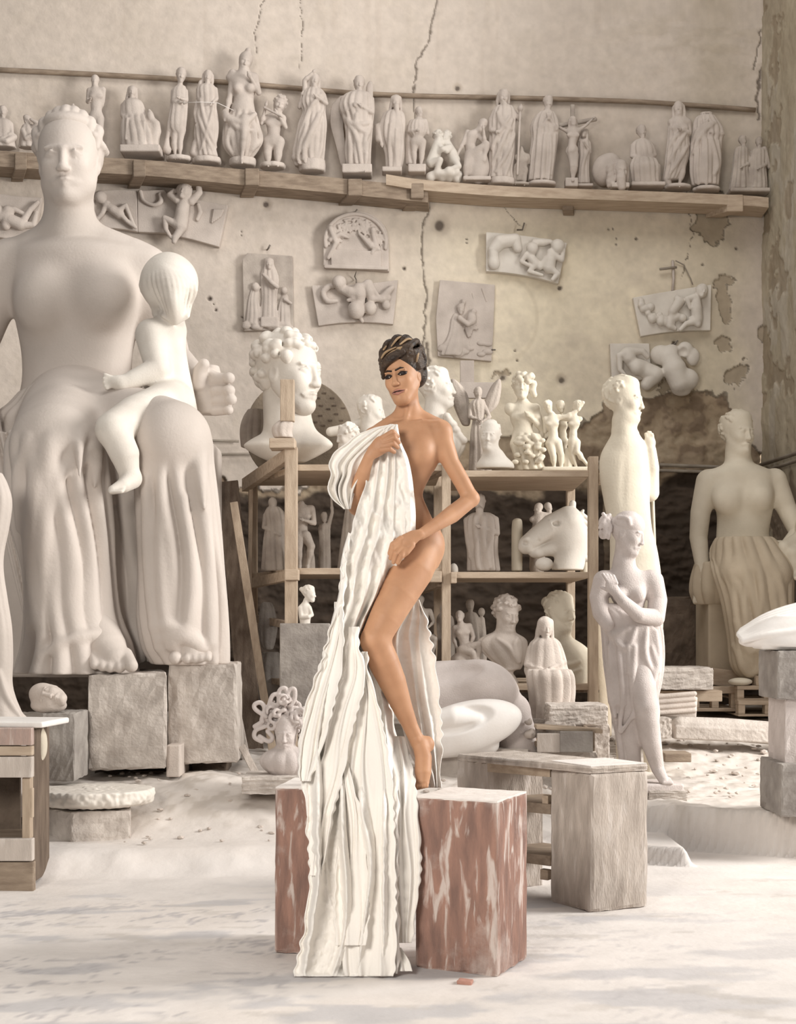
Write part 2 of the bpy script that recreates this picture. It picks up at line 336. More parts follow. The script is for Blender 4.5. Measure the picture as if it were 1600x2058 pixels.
# ---------------------------------------------------------------- head and body kits (units of the head height h)
def head(S, c, h, yaw=0, pitch=0, roll=0, face=2, hair=None, seed=1, wx=1, hp=None, ears=True, eyes=True, hm=None, hvox=None):
    c0 = S.q(c); R = rotm(yaw, pitch, roll)                            # yaw > 0 turns the face to picture right, roll > 0 tips the crown right
    T = lambda x, f, z: c0 + R @ np.array((x * wx, -f, z)) * h
    E = lambda x, f, z, r, k=.05, op='u', rr=None: S.ell(T(x, f, z), (r[0] * h * wx, r[2] * h, r[1] * h), k * h, op, R if rr is None else R @ rr, raw=True)
    K = lambda a, b, ra, rb, k=.03, op='u': S.cap(T(*a), T(*b), ra * h, rb * h, k * h, op, raw=True)
    E(0, -.06, .13, (.30, .37, .36), .05); E(0, .08, -.10, (.245, .27, .33), .1)
    E(0, .225, -.375, (.10, .12, .10), .12)
    for q in (-1, 1): K((q * .20, -.02, -.16), (q * .07, .21, -.395), .06, .06, .09)
    if face:
        for q in (-1, 1):
            E(q * .135, .235, -.09, (.08, .08, .08), .09)
            E(q * .115, .385, .015, (.075, .07, .05), .05, 's')
            K((q * .03, .33, .085), (q * .175, .285, .085), .022, .018, .03)
            if eyes and face > 1:
                E(q * .112, .282, .008, (.062, .052, .044), .01)
                K((q * .05, .318, .02), (q * .115, .335, .048), .012, .013, .012); K((q * .115, .335, .048), (q * .18, .285, .015), .013, .010, .012)
                K((q * .055, .315, .0), (q * .115, .325, -.025), .008, .009, .012)
            E(q * .04, .375, -.145, (.03, .035, .026), .025)
        K((0, .335, .07), (0, .392, -.12), .026, .038, .04); E(0, .402, -.135, (.035, .035, .03), .03)
        K((-.125, .285, -.262), (-.02, .358, -.245), .010, .026, .022); K((.125, .285, -.262), (.02, .358, -.245), .010, .026, .022)
        K((-.10, .300, -.280), (0, .335, -.292), .014, .030, .025); K((.10, .300, -.280), (0, .335, -.292), .014, .030, .025)
        if face > 1: K((-.12, .320, -.268), (0, .392, -.266), .007, .011, .012, 's'); K((.12, .320, -.268), (0, .392, -.266), .007, .011, .012, 's')
        E(0, .285, -.38, (.07, .07, .06), .05)
    if ears:
        for q in (-1, 1): E(q * .275, -.04, -.03, (.032, .07, .10), .03); E(q * .31, -.02, -.02, (.02, .035, .05), .02, 's')
    if hair:
        if hp: S.part(hp, hm or S.mats[next(iter(S.parts))][0], hvox)
        rr = random.Random(seed)
        if hair in ('cap', 'bun', 'wave', 'long'):
            E(0, -.10, .17, (.335, .385, .36), .05); E(0, .10, .38, (.2, .16, .12), .1)
            for i in range(46 if face else 12):
                a = rr.uniform(-1, 1); z = rr.uniform(.1, .5); p0 = (a * .3, .22 - abs(a) * .1 - z * .15, .42 - abs(a) * .22); p1 = (a * .42 + (.05 if a > 0 else -.05), -.25, .15 + rr.uniform(-.2, .25))
                th = rr.uniform(0, 6.28); y0 = rr.uniform(-.9, .62); rad = math.sqrt(max(0, 1 - y0 * y0)); zc = abs(math.sin(th)) if y0 > .2 else math.sin(th)
                x = .345 * rad * math.cos(th); z = .17 + .365 * rad * zc; f = -.10 + .385 * y0
                if f > 0 and z < .25: continue
                a2 = .42; yy, zz = f + .10, z - .15; K((x, f, z), (x * 1.0, -.10 + yy * math.cos(a2) - zz * math.sin(a2) * .97, .15 + zz * math.cos(a2) + yy * math.sin(a2) * .97), .040, .030, .010)
        if hair == 'bun': E(0, -.5, .25, (.16, .16, .15), .08); E(0, -.42, .18, (.2, .1, .18), .05)
        if hair == 'top': E(0, -.10, .17, (.335, .385, .36), .05); E(0, 0, .56, (.14, .14, .12), .08)
        if hair == 'long':
            for q in (-1, 1): S.ch([(*T(q * .28, -.05, .2), .12 * h), (*T(q * .33, -.08, -.2), .11 * h), (*T(q * .3, -.1, -.6), .08 * h)], .05 * h, raw=True)
            E(0, -.28, -.1, (.3, .2, .5), .1)
        if hair in ('curl', 'afro'):
            big = .06 if hair == 'afro' else 0
            E(0, -.10, .15, (.32 + big, .37 + big, .36 + big), .05)
            for i in range(150 if face > 1 else 60):
                th = rr.uniform(0, 6.28); y0 = rr.uniform(-1, .92); rad = math.sqrt(max(0, 1 - y0 * y0)); x = (.34 + big) * rad * math.cos(th); z = .15 + (.37 + big) * rad * math.sin(th); f = -.10 + (.40 + big) * y0
                if f > .02 and z < .30 - max(0, .1 - abs(x)) * .2: 
                    if abs(x) < .25: continue
                if f > -.08 and z < .12 and hair == 'curl': continue
                if z < -.25: continue
                r = rr.uniform(.055, .08); x *= .97; z = .15 + (z - .15) * .97; E(x, f, z, (r, r, r * .8), .02)
                a = rr.uniform(0, 6.28); E(x + .01, f + (.05 if f > 0 else 0), z, (r * .3, r * .5, r * .3), .02, 's') if (face > 1 and i % 2) else K((x, f, z), (x * .9 + .06 * math.cos(a), f * .95, z * .95 + .06 * math.sin(a)), r * .8, r * .6, .02)
        if hair == 'veil':
            E(0, -.10, .15, (.35, .40, .38), .05)
            for q in (-1, 1): S.ch([(*T(q * .25, 0, .3), .11 * h), (*T(q * .33, .0, -.1), .09 * h), (*T(q * .36, -.02, -.7), .13 * h)], .1 * h, raw=True)
            E(0, -.3, -.3, (.36, .22, .6), .1)
    return T
def limb(S, pts, r, k=None): return S.ch([(*p, rr) if len(p) == 3 else (p[0], p[1], 0, rr) for p, rr in zip(pts, r)], k)
def arm(S, sh, el, ha, h, f=1):
    limb(S, (sh, el, ha), (.21 * h * f, .155 * h * f, .10 * h * f), .06 * h); w = lambda p: p if len(p) > 2 else (*p, 0)
    e, a = np.array(w(el), float), np.array(w(ha), float); d = (a - e) / (np.linalg.norm(a - e) + 1e-6)
    m = e + (a - e) * .3; S.ell(tuple(m), (.155 * h * f,) * 3, .1 * h); hh = a + d * .22 * h; S.ell(tuple(hh), (.13 * h * f, .15 * h * f, .10 * h * f), .08 * h)
    hx = hh + d * .2 * h; S.cap(tuple(hh), tuple(hx), .09 * h * f, .05 * h * f)
def leg(S, hp, kn, an, h, toe=None, f=1):
    w = lambda p: np.array(p if len(p) > 2 else (*p, 0), float); a, b, c = w(hp), w(kn), w(an)
    S.cap(tuple(a), tuple(b), .40 * h * f, .24 * h * f, .1 * h); S.cap(tuple(b), tuple(c), .22 * h * f, .13 * h * f, .1 * h)
    m = b + (c - b) * .3 + np.array((0, 0, .06 * h)); S.ell(tuple(m), (.22 * h * f, .36 * h * f, .24 * h * f), .15 * h)
    if toe is None: toe = (an[0], an[1] + .22 * h, (an[2] if len(an) > 2 else 0) - .5 * h)
    S.cap(tuple(c + np.array((0, .12 * h, 0))), tuple(w(toe)), .14 * h * f, .09 * h * f, .1 * h)
def torso(S, nk, sL, sR, ch, wa, pe, h, fem=False, f=1):
    w = lambda p: tuple(p) if len(p) > 2 else (*p, 0)
    nk, sL, sR, ch, wa, pe = map(w, (nk, sL, sR, ch, wa, pe)); k = .25 * h
    S.cap(sL, sR, .24 * h, .24 * h, k); S.cap(nk, ch, .2 * h, .3 * h, k)
    S.ell(ch, (.62 * h * f, .62 * h, .42 * h), k); S.ell(wa, (.46 * h * f, .5 * h, .36 * h), k); S.ell(pe, (.58 * h * f, .45 * h, .44 * h), k)
    for q in (-1, 1):
        if fem: S.ell((ch[0] + q * .3 * h, ch[1] + .12 * h, ch[2] - .34 * h), (.22 * h, .22 * h, .2 * h), .12 * h)
        else: S.ell((ch[0] + q * .27 * h, ch[1] - .02 * h, ch[2] - .26 * h), (.28 * h, .2 * h, .18 * h), .1 * h)
def base(S, c, ru, rv, rw=None, round_=True, m=None):
    S.part('base', m or S.mats[next(iter(S.parts))][0])
    if round_: S.out([(c[1] - rv, c[0] - ru, c[0] + ru), (c[1], c[0] - ru * 1.04, c[0] + ru * 1.04), (c[1] + rv, c[0] - ru, c[0] + ru)], dep=rw / ru if rw else .8, n=7, amp=.04, k=1, w=c[2] if len(c) > 2 else 0)
    else: S.bx(c, (ru, rv, rw or ru * .8), 1.5)
# ================================================================ THE ROOM
def pdist(u, v, pts):
    d = np.full(np.shape(u), 1e9)
    for (x0, y0), (x1, y1) in zip(pts[:-1], pts[1:]):
        L = (x1 - x0) ** 2 + (y1 - y0) ** 2; t = np.clip(((u - x0) * (x1 - x0) + (v - y0) * (y1 - y0)) / L, 0, 1)
        d = np.minimum(d, np.hypot(u - x0 - t * (x1 - x0), v - y0 - t * (y1 - y0)))
    return d
def mixc(c, t, b): return c * (1 - t[..., None]) + np.array(b) * t[..., None]
def grid_faces(nr, nc):
    i = np.arange((nr - 1) * (nc - 1)); r = i // (nc - 1); c = i % (nc - 1); a = r * nc + c
    return np.stack((a, a + 1, a + nc + 1, a + nc), 1)
def make_back_wall():
    XL, XR = -6.5, 3.62; xs = np.concatenate((np.arange(XL, -3.75, .1), np.arange(-3.75, XR, .0115), [XR])); zs = np.concatenate((np.arange(-.1, .55, .1), np.arange(.55, 7.15, .0115), np.arange(7.2, 9, .15)))
    X, Z = np.meshgrid(xs, zs); Y = 13.08 + .1215 * X
    U = CX + X / Y * F; V = HZ - (Z - CH) / Y * F
    wu = (fbm(U, V, 60, 5, 3) - .5) * 70; wv = (fbm(U, V, 60, 5, 9) - .5) * 70; n1 = fbm(U, V, 300, 5, 11); n2 = fbm(U, V, 40, 4, 21); n3 = fbm(U, V, 9, 3, 31)
    col = np.zeros(X.shape + (3,)) + np.array((.62, .545, .475)); dsp = (n2 - .5) * .012 + (n3 - .5) * .004
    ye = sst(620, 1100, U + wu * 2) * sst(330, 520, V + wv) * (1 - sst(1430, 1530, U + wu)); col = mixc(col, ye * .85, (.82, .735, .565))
    col = mixc(col, sst(.5, .72, n1) * .35, (.50, .43, .36)); col = mixc(col, sst(.56, .72, n2) * .25, (.55, .48, .40))
    band = np.exp(-((V - 260 - .05 * U) / 75) ** 2) * sst(.38, .6, fbm(U, V * .5, 90, 4, 77)); col = mixc(col, band * .6, (.44, .37, .30))  # brown stains mixed with shadow behind the statuettes, painted into the wall colour
    ur = sst(1050, 1400, U + wu) * (1 - sst(60, 260, V + wv)); rg = fbm(U * .35, V, 16, 4, 55); col = mixc(col, ur * .5 * sst(.5, .62, rg), (.52, .45, .37)); dsp += ur * (rg - .5) * .02
    st = np.exp(-((U - 1440 + .4 * wu) / 60) ** 2); col = mixc(col, st * .45, (.42, .36, .27))
    sk = sst(.62, .8, fbm(U * 3, V * .25, 60, 4, 91)) * (V < 420); col = mixc(col, sk * .22, (.50, .42, .35))
    # fallen plaster
    pe = np.zeros(X.shape)
    for (a, b, ru, rv) in ((1438, 440, 34, 58), (1462, 610, 14, 42), (1452, 690, 16, 24), (1490, 760, 20, 30), (1455, 570, 20, 14), (1345, 770, 30, 14), (1560, 660, 26, 42), (1020, 755, 14, 10), (1245, 960, 30, 30)):
        e = np.hypot((U + wu * .55 + (n2 - .5) * 50 - a) / ru, (V + wv * .55 + (n3 - .5) * 26 + (n2 - .5) * 30 - b) / rv); pe = np.maximum(pe, 1 - sst(.9, 1.0, e))
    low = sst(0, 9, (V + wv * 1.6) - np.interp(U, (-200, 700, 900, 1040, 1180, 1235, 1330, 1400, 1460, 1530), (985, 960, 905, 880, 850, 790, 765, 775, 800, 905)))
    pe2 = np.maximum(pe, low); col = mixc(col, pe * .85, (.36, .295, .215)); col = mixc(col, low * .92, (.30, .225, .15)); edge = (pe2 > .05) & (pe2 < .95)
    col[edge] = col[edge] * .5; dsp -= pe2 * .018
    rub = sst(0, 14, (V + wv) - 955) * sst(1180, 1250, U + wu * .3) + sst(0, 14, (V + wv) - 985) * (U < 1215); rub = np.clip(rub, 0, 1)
    cells = fbm(U * .55, V * 1.2, 22, 3, 66); st1 = sst(.40, .62, cells); col = mixc(col, rub * .92, (.035, .025, .02)); col = mixc(col, rub * st1 * .5, (.085, .062, .046)); dsp += rub * (cells - .5) * .09  # exposed rubble, its colour blackened further to carry shade inside the shelving
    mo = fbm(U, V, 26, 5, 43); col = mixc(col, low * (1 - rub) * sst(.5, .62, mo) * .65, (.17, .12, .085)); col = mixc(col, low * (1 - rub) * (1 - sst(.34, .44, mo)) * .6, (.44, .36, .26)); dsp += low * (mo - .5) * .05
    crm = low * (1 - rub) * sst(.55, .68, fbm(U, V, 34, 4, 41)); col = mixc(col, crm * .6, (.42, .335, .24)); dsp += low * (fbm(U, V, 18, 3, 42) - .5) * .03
    for pts, w_ in ((((886, -20), (872, 30), (864, 75), (838, 122), (834, 150), (832, 190), (834, 240)), 1.9), (((862, 395), (862, 425), (848, 455), (845, 500), (850, 545), (857, 590), (855, 640), (850, 690), (856, 725)), 1.8), (((858, 690), (862, 735)), 3.2), (((600, -10), (608, 60), (604, 140)), .7), (((530, -10), (513, 60), (515, 130)), .8),
                    (((1550, -10), (1556, 60), (1545, 110), (1528, 150), (1522, 200), (1526, 240)), 2.6), (((1000, 402), (1048, 455)), .8), (((1530, 60), (1516, 140)), 1.6), (((1380, 380), (1392, 470), (1370, 560)), .7)):
        j = (fbm(U, V, 11, 3, 5) - .5) * 10; d = pdist(U + j, V, pts); c = 1 - sst(w_ * .5, w_ * 1.4, d); col = mixc(col, c * .8, (.10, .075, .055)); dsp -= c * .012
    for (a, b, r) in ((535, 412, 7), (484, 463, 2), (484, 471, 2), (487, 638, 2), (812, 541, 4), (940, 480, 2), (940, 487, 2), (422, 600, 5), (434, 625, 3), (430, 612, 2), (884, 452, 12), (1126, 580, 5), (1222, 462, 2), (1230, 462, 2), (1237, 481, 2), (1237, 493, 2), (1277, 481, 3), (1412, 533, 2.5), (1036, 704, 2.5), (1039, 724, 2.5), (1480, 500, 3), (1434, 577, 2), (820, 772, 2.5), (1012, 760, 6), (1130, 762, 7), (1355, 690, 5), (920, 178, 6), (1558, 485, 2), (1566, 488, 2), (1574, 482, 2)):
        e = np.hypot(U + wu * .12 - a, V + wv * .12 - b) / r; c = 1 - sst(.6, 1.2, e); col = mixc(col, c * .85, (.07, .05, .04)); dsp -= c * .02
        if r > 5: c2 = (1 - sst(1, 2.3, e)) * (1 - c); col = mixc(col, c2 * .6, (.50, .43, .35)); dsp -= c2 * .01
    ring = np.abs(np.hypot((U - 1010) / 70, (V - 640) / 85) - 1); col = mixc(col, (1 - sst(.02, .08, ring)) * .35 * (U > 1000), (.58, .50, .38))
    col *= (.93 + .14 * n3[..., None])
    V3 = np.stack((X + dsp * .12, Y - dsp * 1.0, Z), -1).reshape(-1, 3)
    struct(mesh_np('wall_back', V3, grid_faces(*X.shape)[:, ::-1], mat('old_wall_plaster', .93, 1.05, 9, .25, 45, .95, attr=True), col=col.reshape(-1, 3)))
make_back_wall()
def make_right_wall():
    c0 = np.array((3.53, 13.51)); d = np.array((.045, -.33)); d = d / np.linalg.norm(d)
    ss = np.concatenate((np.arange(-.02, 1.3, .012), np.arange(1.3, 3.4, .1))); zs = np.concatenate((np.arange(-.1, .9, .08), np.arange(.9, 7.3, .014), np.arange(7.35, 9, .15))); S_, Z = np.meshgrid(ss, zs)
    X = c0[0] + d[0] * S_; Y = c0[1] + d[1] * S_; U = S_ * 230; V = -Z * 210
    n1 = fbm(U, V, 200, 5, 201); n2 = fbm(U * 1.6, V, 50, 4, 202); n3 = fbm(U, V, 10, 3, 203)
    col = np.zeros(X.shape + (3,)) + np.array((.43, .375, .285)); col = mixc(col, sst(.4, .65, n1) * .6, (.40, .345, .25)); col = mixc(col, sst(.55, .7, n2) * .4, (.33, .27, .20))
    col = mixc(col, sst(.6, .72, fbm(U, V * .4, 60, 4, 205)) * .45, (.52, .48, .42)); pe = sst(.62, .64, fbm(U, V, 70, 5, 207)); col = mixc(col, pe * .7, (.30, .24, .17))
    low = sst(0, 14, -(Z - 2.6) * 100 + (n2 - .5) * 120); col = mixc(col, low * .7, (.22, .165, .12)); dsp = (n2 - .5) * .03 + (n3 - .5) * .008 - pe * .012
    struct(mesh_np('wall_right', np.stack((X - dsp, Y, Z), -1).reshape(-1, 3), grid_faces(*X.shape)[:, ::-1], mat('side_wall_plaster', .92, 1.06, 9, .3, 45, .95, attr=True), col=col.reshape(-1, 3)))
make_right_wall()
# floor: pixel of a floor point at height z
def floor_h(X, Y):
    # platform edge: right part sharp, left part a low worn kerb
    U = CX + X / Y * F; L = (fbm(X, Y, .5, 4, 301) - .5)
    edgeR = 8.30 - (X - 1.5) * .42; mR = sst(.5, 1.25, X); far = .26 + .30 * sst(8.9, 12.2, Y)
    zR = far * sst(0, .05, Y - edgeR)
    st2 = .10 * sst(0, .04, Y - (7.75 - (X - 1.4) * .42)) * (1 - sst(1.58, 1.64, X)); zR = np.maximum(zR, st2)
    zL = .12 * sst(0, .30, Y - (7.50 + .12 * X + L * .25)) + .26 * sst(7.8, 8.6, Y) + .14 * sst(9, 12, Y)
    z = zR * mR + zL * (1 - mR)
    return z
def make_floor():
    ys = np.concatenate((np.arange(-2, 3.4, .3), np.arange(3.4, 7.2, .03), np.arange(7.2, 9.2, .02), np.arange(9.2, 14, .03))); xs = np.concatenate((np.arange(-7, -3.6, .25), np.arange(-3.6, 4.0, .02), np.arange(4, 9, .3)))
    X, Y = np.meshgrid(xs, ys); z = floor_h(X, np.maximum(Y, .5)); n = fbm(X, Y, .4, 5, 311); nf = fbm(X, Y, .07, 3, 312); plat = sst(.1, .25, z)
    rough = plat * (1 - .6 * sst(1.6, 2.2, X) * (Y < 9)); z = z + (n - .5) * .012 + rough * ((n - .5) * .07 + (nf - .5) * .03)
    col = np.zeros(X.shape + (3,)) + np.array((.69, .645, .61)); col = mixc(col, sst(.47, .62, fbm(X * .7, Y, .8, 5, 321)) * .5, (.66, .60, .55))
    sm = sst(.54, .66, fbm(X + Y * .8, Y * 3 - X * .6, .5, 5, 331)) * (1 - sst(6.6, 7.4, Y)) * (1 - sst(.6, 2.2, X) * .7); col = mixc(col, sm * .75, (.47, .455, .46))
    w1 = (fbm(X, Y, .35, 3, 361) - .5) * 1.2; rg = np.abs(fbm(X + w1, Y * 2.2 + w1, .22, 4, 365) - .5) * 2; sc = (1 - sst(.02, .10, rg)) * sst(.45, .62, fbm(X, Y, .5, 3, 367)) * (1 - sst(6.3, 7.3, Y)) * (1 - sst(-.2, 1.5, X) * .75); col = mixc(col, sc * .75, (.40, .38, .385))
    sm2 = sst(.62, .68, fbm(X * 1.0 + Y, Y * 2.5, .2, 4, 341)) * sst(.45, .6, fbm(X, Y, .9, 3, 343)) * (1 - plat); col = mixc(col, sm2 * .55, (.50, .46, .42))
    col = mixc(col, plat * .45, (.58, .52, .46)); col = mixc(col, rough * sst(.52, .66, nf) * .5, (.42, .365, .31))
    col = mixc(col, sst(2.2, 3.0, X - (Y - 7) * .2) * (1 - plat * .5) * .5, (.66, .66, .69)); far = sst(9.6, 12, Y); col = mixc(col, far * .5, (.45, .385, .32))
    struct(mesh_np('floor', np.stack((X, Y, z), -1).reshape(-1, 3), grid_faces(*X.shape), mat('dusty_floor', .93, 1.05, 5, .3, 28, .97, attr=True), col=col.reshape(-1, 3)))
make_floor()
def Zf(X, Y): return float(floor_h(np.array([[float(X)]]), np.array([[float(Y)]]))[0, 0])
# ---------------------------------------------------------------- rail, pipes, long shelf
def walltube(name, pts, r, m, label, cat, off=.03, group=None):
    o = tube(name, [P(u, v, wallD(u) - off) for u, v in cat_(pts, 4)], r, m, seg=8); tag(o, label, cat, group); return o
walltube('wall_rail', [(-30, 139), (200, 150), (450, 165), (700, 186), (850, 193), (1000, 196), (1250, 203), (1400, 212), (1518, 221)], .024, 'brown', 'thin weathered wooden rail running along the wall above the statuettes', 'rail', .035)
walltube('wall_pipe', [(380, 884), (480, 887)], .012, 'pipe', 'thin upper pipe on the wall beside the colossal seated mother', 'pipe', .05)
walltube('wall_pipe', [(380, 914), (520, 912)], .012, 'pipe', 'thin lower pipe on the wall beside the colossal seated mother', 'pipe', .05)
walltube('wall_pipe', [(1190, 929), (1400, 937), (1515, 941)], .017, 'pipe', 'upper of two pipes crossing the wall behind the tan seated woman', 'pipe', .05)
walltube('wall_pipe', [(1190, 941), (1400, 948), (1515, 952)], .015, 'pipe', 'lower of two pipes crossing the wall behind the tan seated woman', 'pipe', .05)
for r_, z_, t_ in ((.020, 2.86, 'upper'), (.017, 2.79, 'lower')):
    tag(tube('wall_pipe', [(3.49, 13.40, z_), (3.60, 12.4, z_ + .01), (3.66, 11.9, z_ + .01)], r_, 'pipe'), t_ + ' pipe on the side wall in the right corner', 'pipe')
def shelf_board(name, pts, th, front, label, m):
    bm = BMO(); A = cat_(pts, 5); prev = None
    for u, v in A:
        D = wallD(u); Df = D - front; a = P(u, v, Df); zt, zb = a.z, a.z - th; b = Vector((a.x + .02, D - .02 + .0, 0)); b.y = 13.08 + .1215 * b.x - .02
        ring = [bm.verts.new(x) for x in (Vector((a.x, a.y, zt)), Vector((a.x, a.y, zb)), Vector((b.x, b.y, zb)), Vector((b.x, b.y, zt)))]
        if prev:
            for i in range(4): bm.faces.new((prev[i], prev[(i + 1) % 4], ring[(i + 1) % 4], ring[i]))
        else: bm.faces.new(ring)
        prev = ring
    bm.faces.new(prev); p = P(A[0][0], A[0][1], wallD(A[0][0]) - front); tag(bobj(name, bm, m, base=p), label, 'shelf')
shelf_board('wall_shelf', [(-40, 300), (150, 313), (300, 322), (450, 337), (600, 350), (720, 362), (860, 376)], .14, .32, 'long dark weathered board shelf running left along the wall under the statuettes', 'brown')
shelf_board('wall_shelf', [(776, 350), (850, 361), (1000, 373), (1150, 379), (1350, 386), (1500, 393), (1545, 397)], .095, .36, 'pale curving board shelf on the right of the wall under the statuettes', 'wood')
def bracket(uf, vf, ub, vb, wd_, label, m='brown', h=24, fr=.33):
    Df = wallD(uf) - fr - .03; Db = wallD(ub) - .0; bm = BMO()
    f4 = [P(uf, vf + h + 10, Df), P(uf + wd_, vf + h + 10, Df), P(uf + wd_, vf, Df), P(uf, vf, Df)]; b4 = [P(ub, vb + 14, Db), P(ub + wd_, vb + 14, Db), P(ub + wd_, vb - h * 1.2, Db), P(ub, vb - h * 1.2, Db)]
    bhex(bm, f4 + b4); tag(bobj('shelf_bracket', bm, m, base=f4[0], bev=.008), label, 'bracket', 'wooden brackets under the long shelf')
bracket(30, 307, 22, 352, 24, 'shelf bracket just left of the colossal head'); bracket(268, 321, 256, 366, 25, 'shelf bracket under the seated statuette with a book')
bracket(493, 338, 482, 384, 28, 'shelf bracket under the large woman statuette'); bracket(700, 359, 680, 400, 28, 'shelf bracket under the winged angel statuette')
bracket(826, 368, 808, 411, 26, 'shelf bracket where the dark and pale shelf boards meet', h=20)
bracket(1130, 400, 1132, 420, 22, 'short dark block stub under the pale shelf', h=12, fr=.1)
bracket(1462, 391, 1418, 424, 32, 'pale squared timber sticking out under the right end of the shelf', 'wood', h=24)
# ================================================================ COLOSSAL SEATED MOTHER WITH CHILD
def mother():
    S = Sc(9.9, 2.6); S.part('body', 'mother')
    head(S, (138, 326, -6), 188, yaw=3, pitch=6, roll=-2, face=2, wx=1.08); S.ell((138, 372, -16), (50, 32, 40), 20)
    S.cap((138, 365, 20), (140, 480, 20), 46, 54, 20); S.cap((140, 462, 20), (40, 522, 30), 34, 44, 25); S.cap((140, 462, 20), (256, 522, 30), 34, 46, 25)
    S.out([(478, 90, 200), (505, 30, 285), (545, 18, 302), (600, 20, 296), (660, 34, 278), (720, 44, 266), (780, 42, 270), (840, 20, 300), (880, 10, 320)], dep=.55, n=0, amp=0, k=14, w=20)
    S.ell((82, 606, -42), (50, 56, 40), 40); S.ell((212, 598, -42), (54, 58, 42), 40); S.ell((150, 735, -58), (6, 7, 8), 5, 's')
    limb(S, ((8, 536, 30), (-62, 730, 20), (-18, 900, -160)), (52, 40, 26), 20); S.ell((-8, 915, -170), (26, 34, 24), 10)
    for i, (a, b) in enumerate((((0, 900), (14, 935)), ((-8, 915), (6, 948)), ((-16, 925), (-6, 955)))): S.cap((*a, -190), (*b, -196), 11, 8, 4)
    limb(S, ((292, 545, 35), (345, 720, 40), (398, 770, -40)), (52, 38, 28), 20)
    S.out([(735, 400, 440), (760, 393, 445), (800, 390, 448), (833, 398, 452)], dep=.8, n=0, amp=0, k=8, w=-60)      # the big hand behind the child
    for a, b, r in (((430, 764), (458, 760), 12), ((434, 786), (458, 785), 12.5), ((436, 806), (462, 803), 12), ((432, 826), (457, 824), 10)): S.cap((*a, -78), (*b, -88), r, r * .9, 3); S.ell((b[0] + 2, b[1], -94), (r, r * .95, r), 2)
    S.ch([(400, 770, -80, 16), (402, 745, -92, 13), (410, 732, -98, 11)], 5); S.cap((404, 742, -80), (440, 758, -84), 8, 8, 5)
    # drapery
    S.part('drapery', 'mother')
    S.cap((150, 838, 10), (112, 900, -290), 105, 82, 40); S.cap((170, 838, 10), (345, 885, -280), 95, 72, 30)
    S.out([(790, 40, 272), (815, 18, 300), (850, -20, 330), (900, -30, 350)], dep=.7, n=26, amp=.05, tw=.5, k=14, w=10, sharp=False)
    S.out([(862, 60, 165), (890, 28, 196), (950, 22, 206), (1050, 36, 213), (1150, 62, 216), (1230, 66, 225), (1290, 62, 246), (1330, 52, 256), (1352, 45, 262)], dep=.9, n=14, amp=.085, tw=.35, k=16, w=-285, ph=2)
    S.out([(845, 310, 375), (880, 278, 408), (950, 278, 422), (1050, 282, 434), (1150, 288, 440), (1240, 290, 446), (1300, 300, 449), (1335, 318, 450)], dep=.85, n=13, amp=.085, tw=.3, k=14, w=-265)
    S.out([(880, 190, 300), (1000, 190, 305), (1150, 195, 312), (1260, 205, 318), (1330, 215, 320)], dep=.8, n=9, amp=.10, tw=.2, k=22, w=-190, ph=1)
    S.out([(880, -20, 60), (1000, 5, 90), (1150, 38, 110), (1280, 66, 120), (1348, 76, 120)], dep=2.4, n=16, amp=.08, k=18, w=-120); S.bx((230, 1120, 40), (205, 240, 130), 20, 20)
    S.out([(900, 380, 425), (1050, 395, 437), (1200, 400, 444), (1335, 405, 449)], dep=3.2, n=12, amp=.08, k=14, w=-130)
    T1 = [q for q in S.cur if q[0] == 'loft']
    S.last = T1[1][5]
    for pts, r in (([(70, 1250), (66, 1100), (76, 980), (105, 900), (160, 868)], 12), ([(90, 1280), (88, 1130), (100, 1010), (140, 930), (185, 905)], 7), ([(85, 1320), (130, 1290), (200, 1275), (240, 1290)], 7), ([(40, 1060), (36, 960), (60, 880)], 7), ([(140, 950), (170, 925), (200, 940)], 5)): S.fold(pts, r * 1.3, r * 2)
    S.last = T1[2][5]
    for pts, r in (([(300, 900), (296, 1050), (305, 1200), (318, 1300)], 8), ([(330, 900), (322, 1060), (328, 1220), (345, 1290)], 7), ([(395, 880), (412, 1000), (418, 1150), (422, 1290)], 9), ([(370, 1000), (385, 1150), (375, 1260), (340, 1300)], 7), ([(310, 1260), (350, 1262), (400, 1290)], 7), ([(320, 1285), (360, 1280), (410, 1305)], 6)): S.fold(pts, r * 1.3, r * 2)
    for pts in ([(105, 842, -150), (70, 890, -300), (48, 960, -345), (44, 1060, -330)], [(140, 838, -170), (110, 868, -335), (96, 940, -372), (90, 1060, -362)], [(165, 845, -170), (160, 880, -350), (160, 960, -376)], [(200, 850, -120), (196, 900, -300), (190, 980, -345)], [(290, 850, -160), (300, 900, -300), (298, 1000, -320)], [(380, 850, -180), (398, 920, -300), (410, 1020, -330)]):
        S.ch([(*p, (8, 9, 7, 1.5)[i]) for i, p in enumerate(pts)] if len(pts) == 4 else [(*p, (8, 9, 1.5)[i]) for i, p in enumerate(pts)], 16, sm=5)
    for i, (a, b, c, r) in enumerate((((60, 800), (150, 816), (262, 796), 6), ((48, 814), (150, 832), (280, 815), 6), ((30, 832), (140, 846), (250, 838), 7), ((10, 852), (90, 858), (190, 848), 7))):
        S.ch([(*a, -60, r), (*b, -95, r), (*c, -62, r)], r, sm=5)
    # feet
    S.part('foot', 'mother'); S.ch([(190, 1262, -300, 40), (215, 1300, -330, 34), (232, 1325, -352, 26)], 20)
    for i, (u, v, r) in enumerate(((264, 1338, 13), (240, 1342, 10.5), (222, 1342, 10), (206, 1340, 9.5), (190, 1337, 9))): S.cap((u - 12 + i * 2, v - 22, -350), (u, v, -378), r, r * .9, 4)
    S.ch([(375, 1280, -280, 34), (385, 1305, -305, 27)], 20)
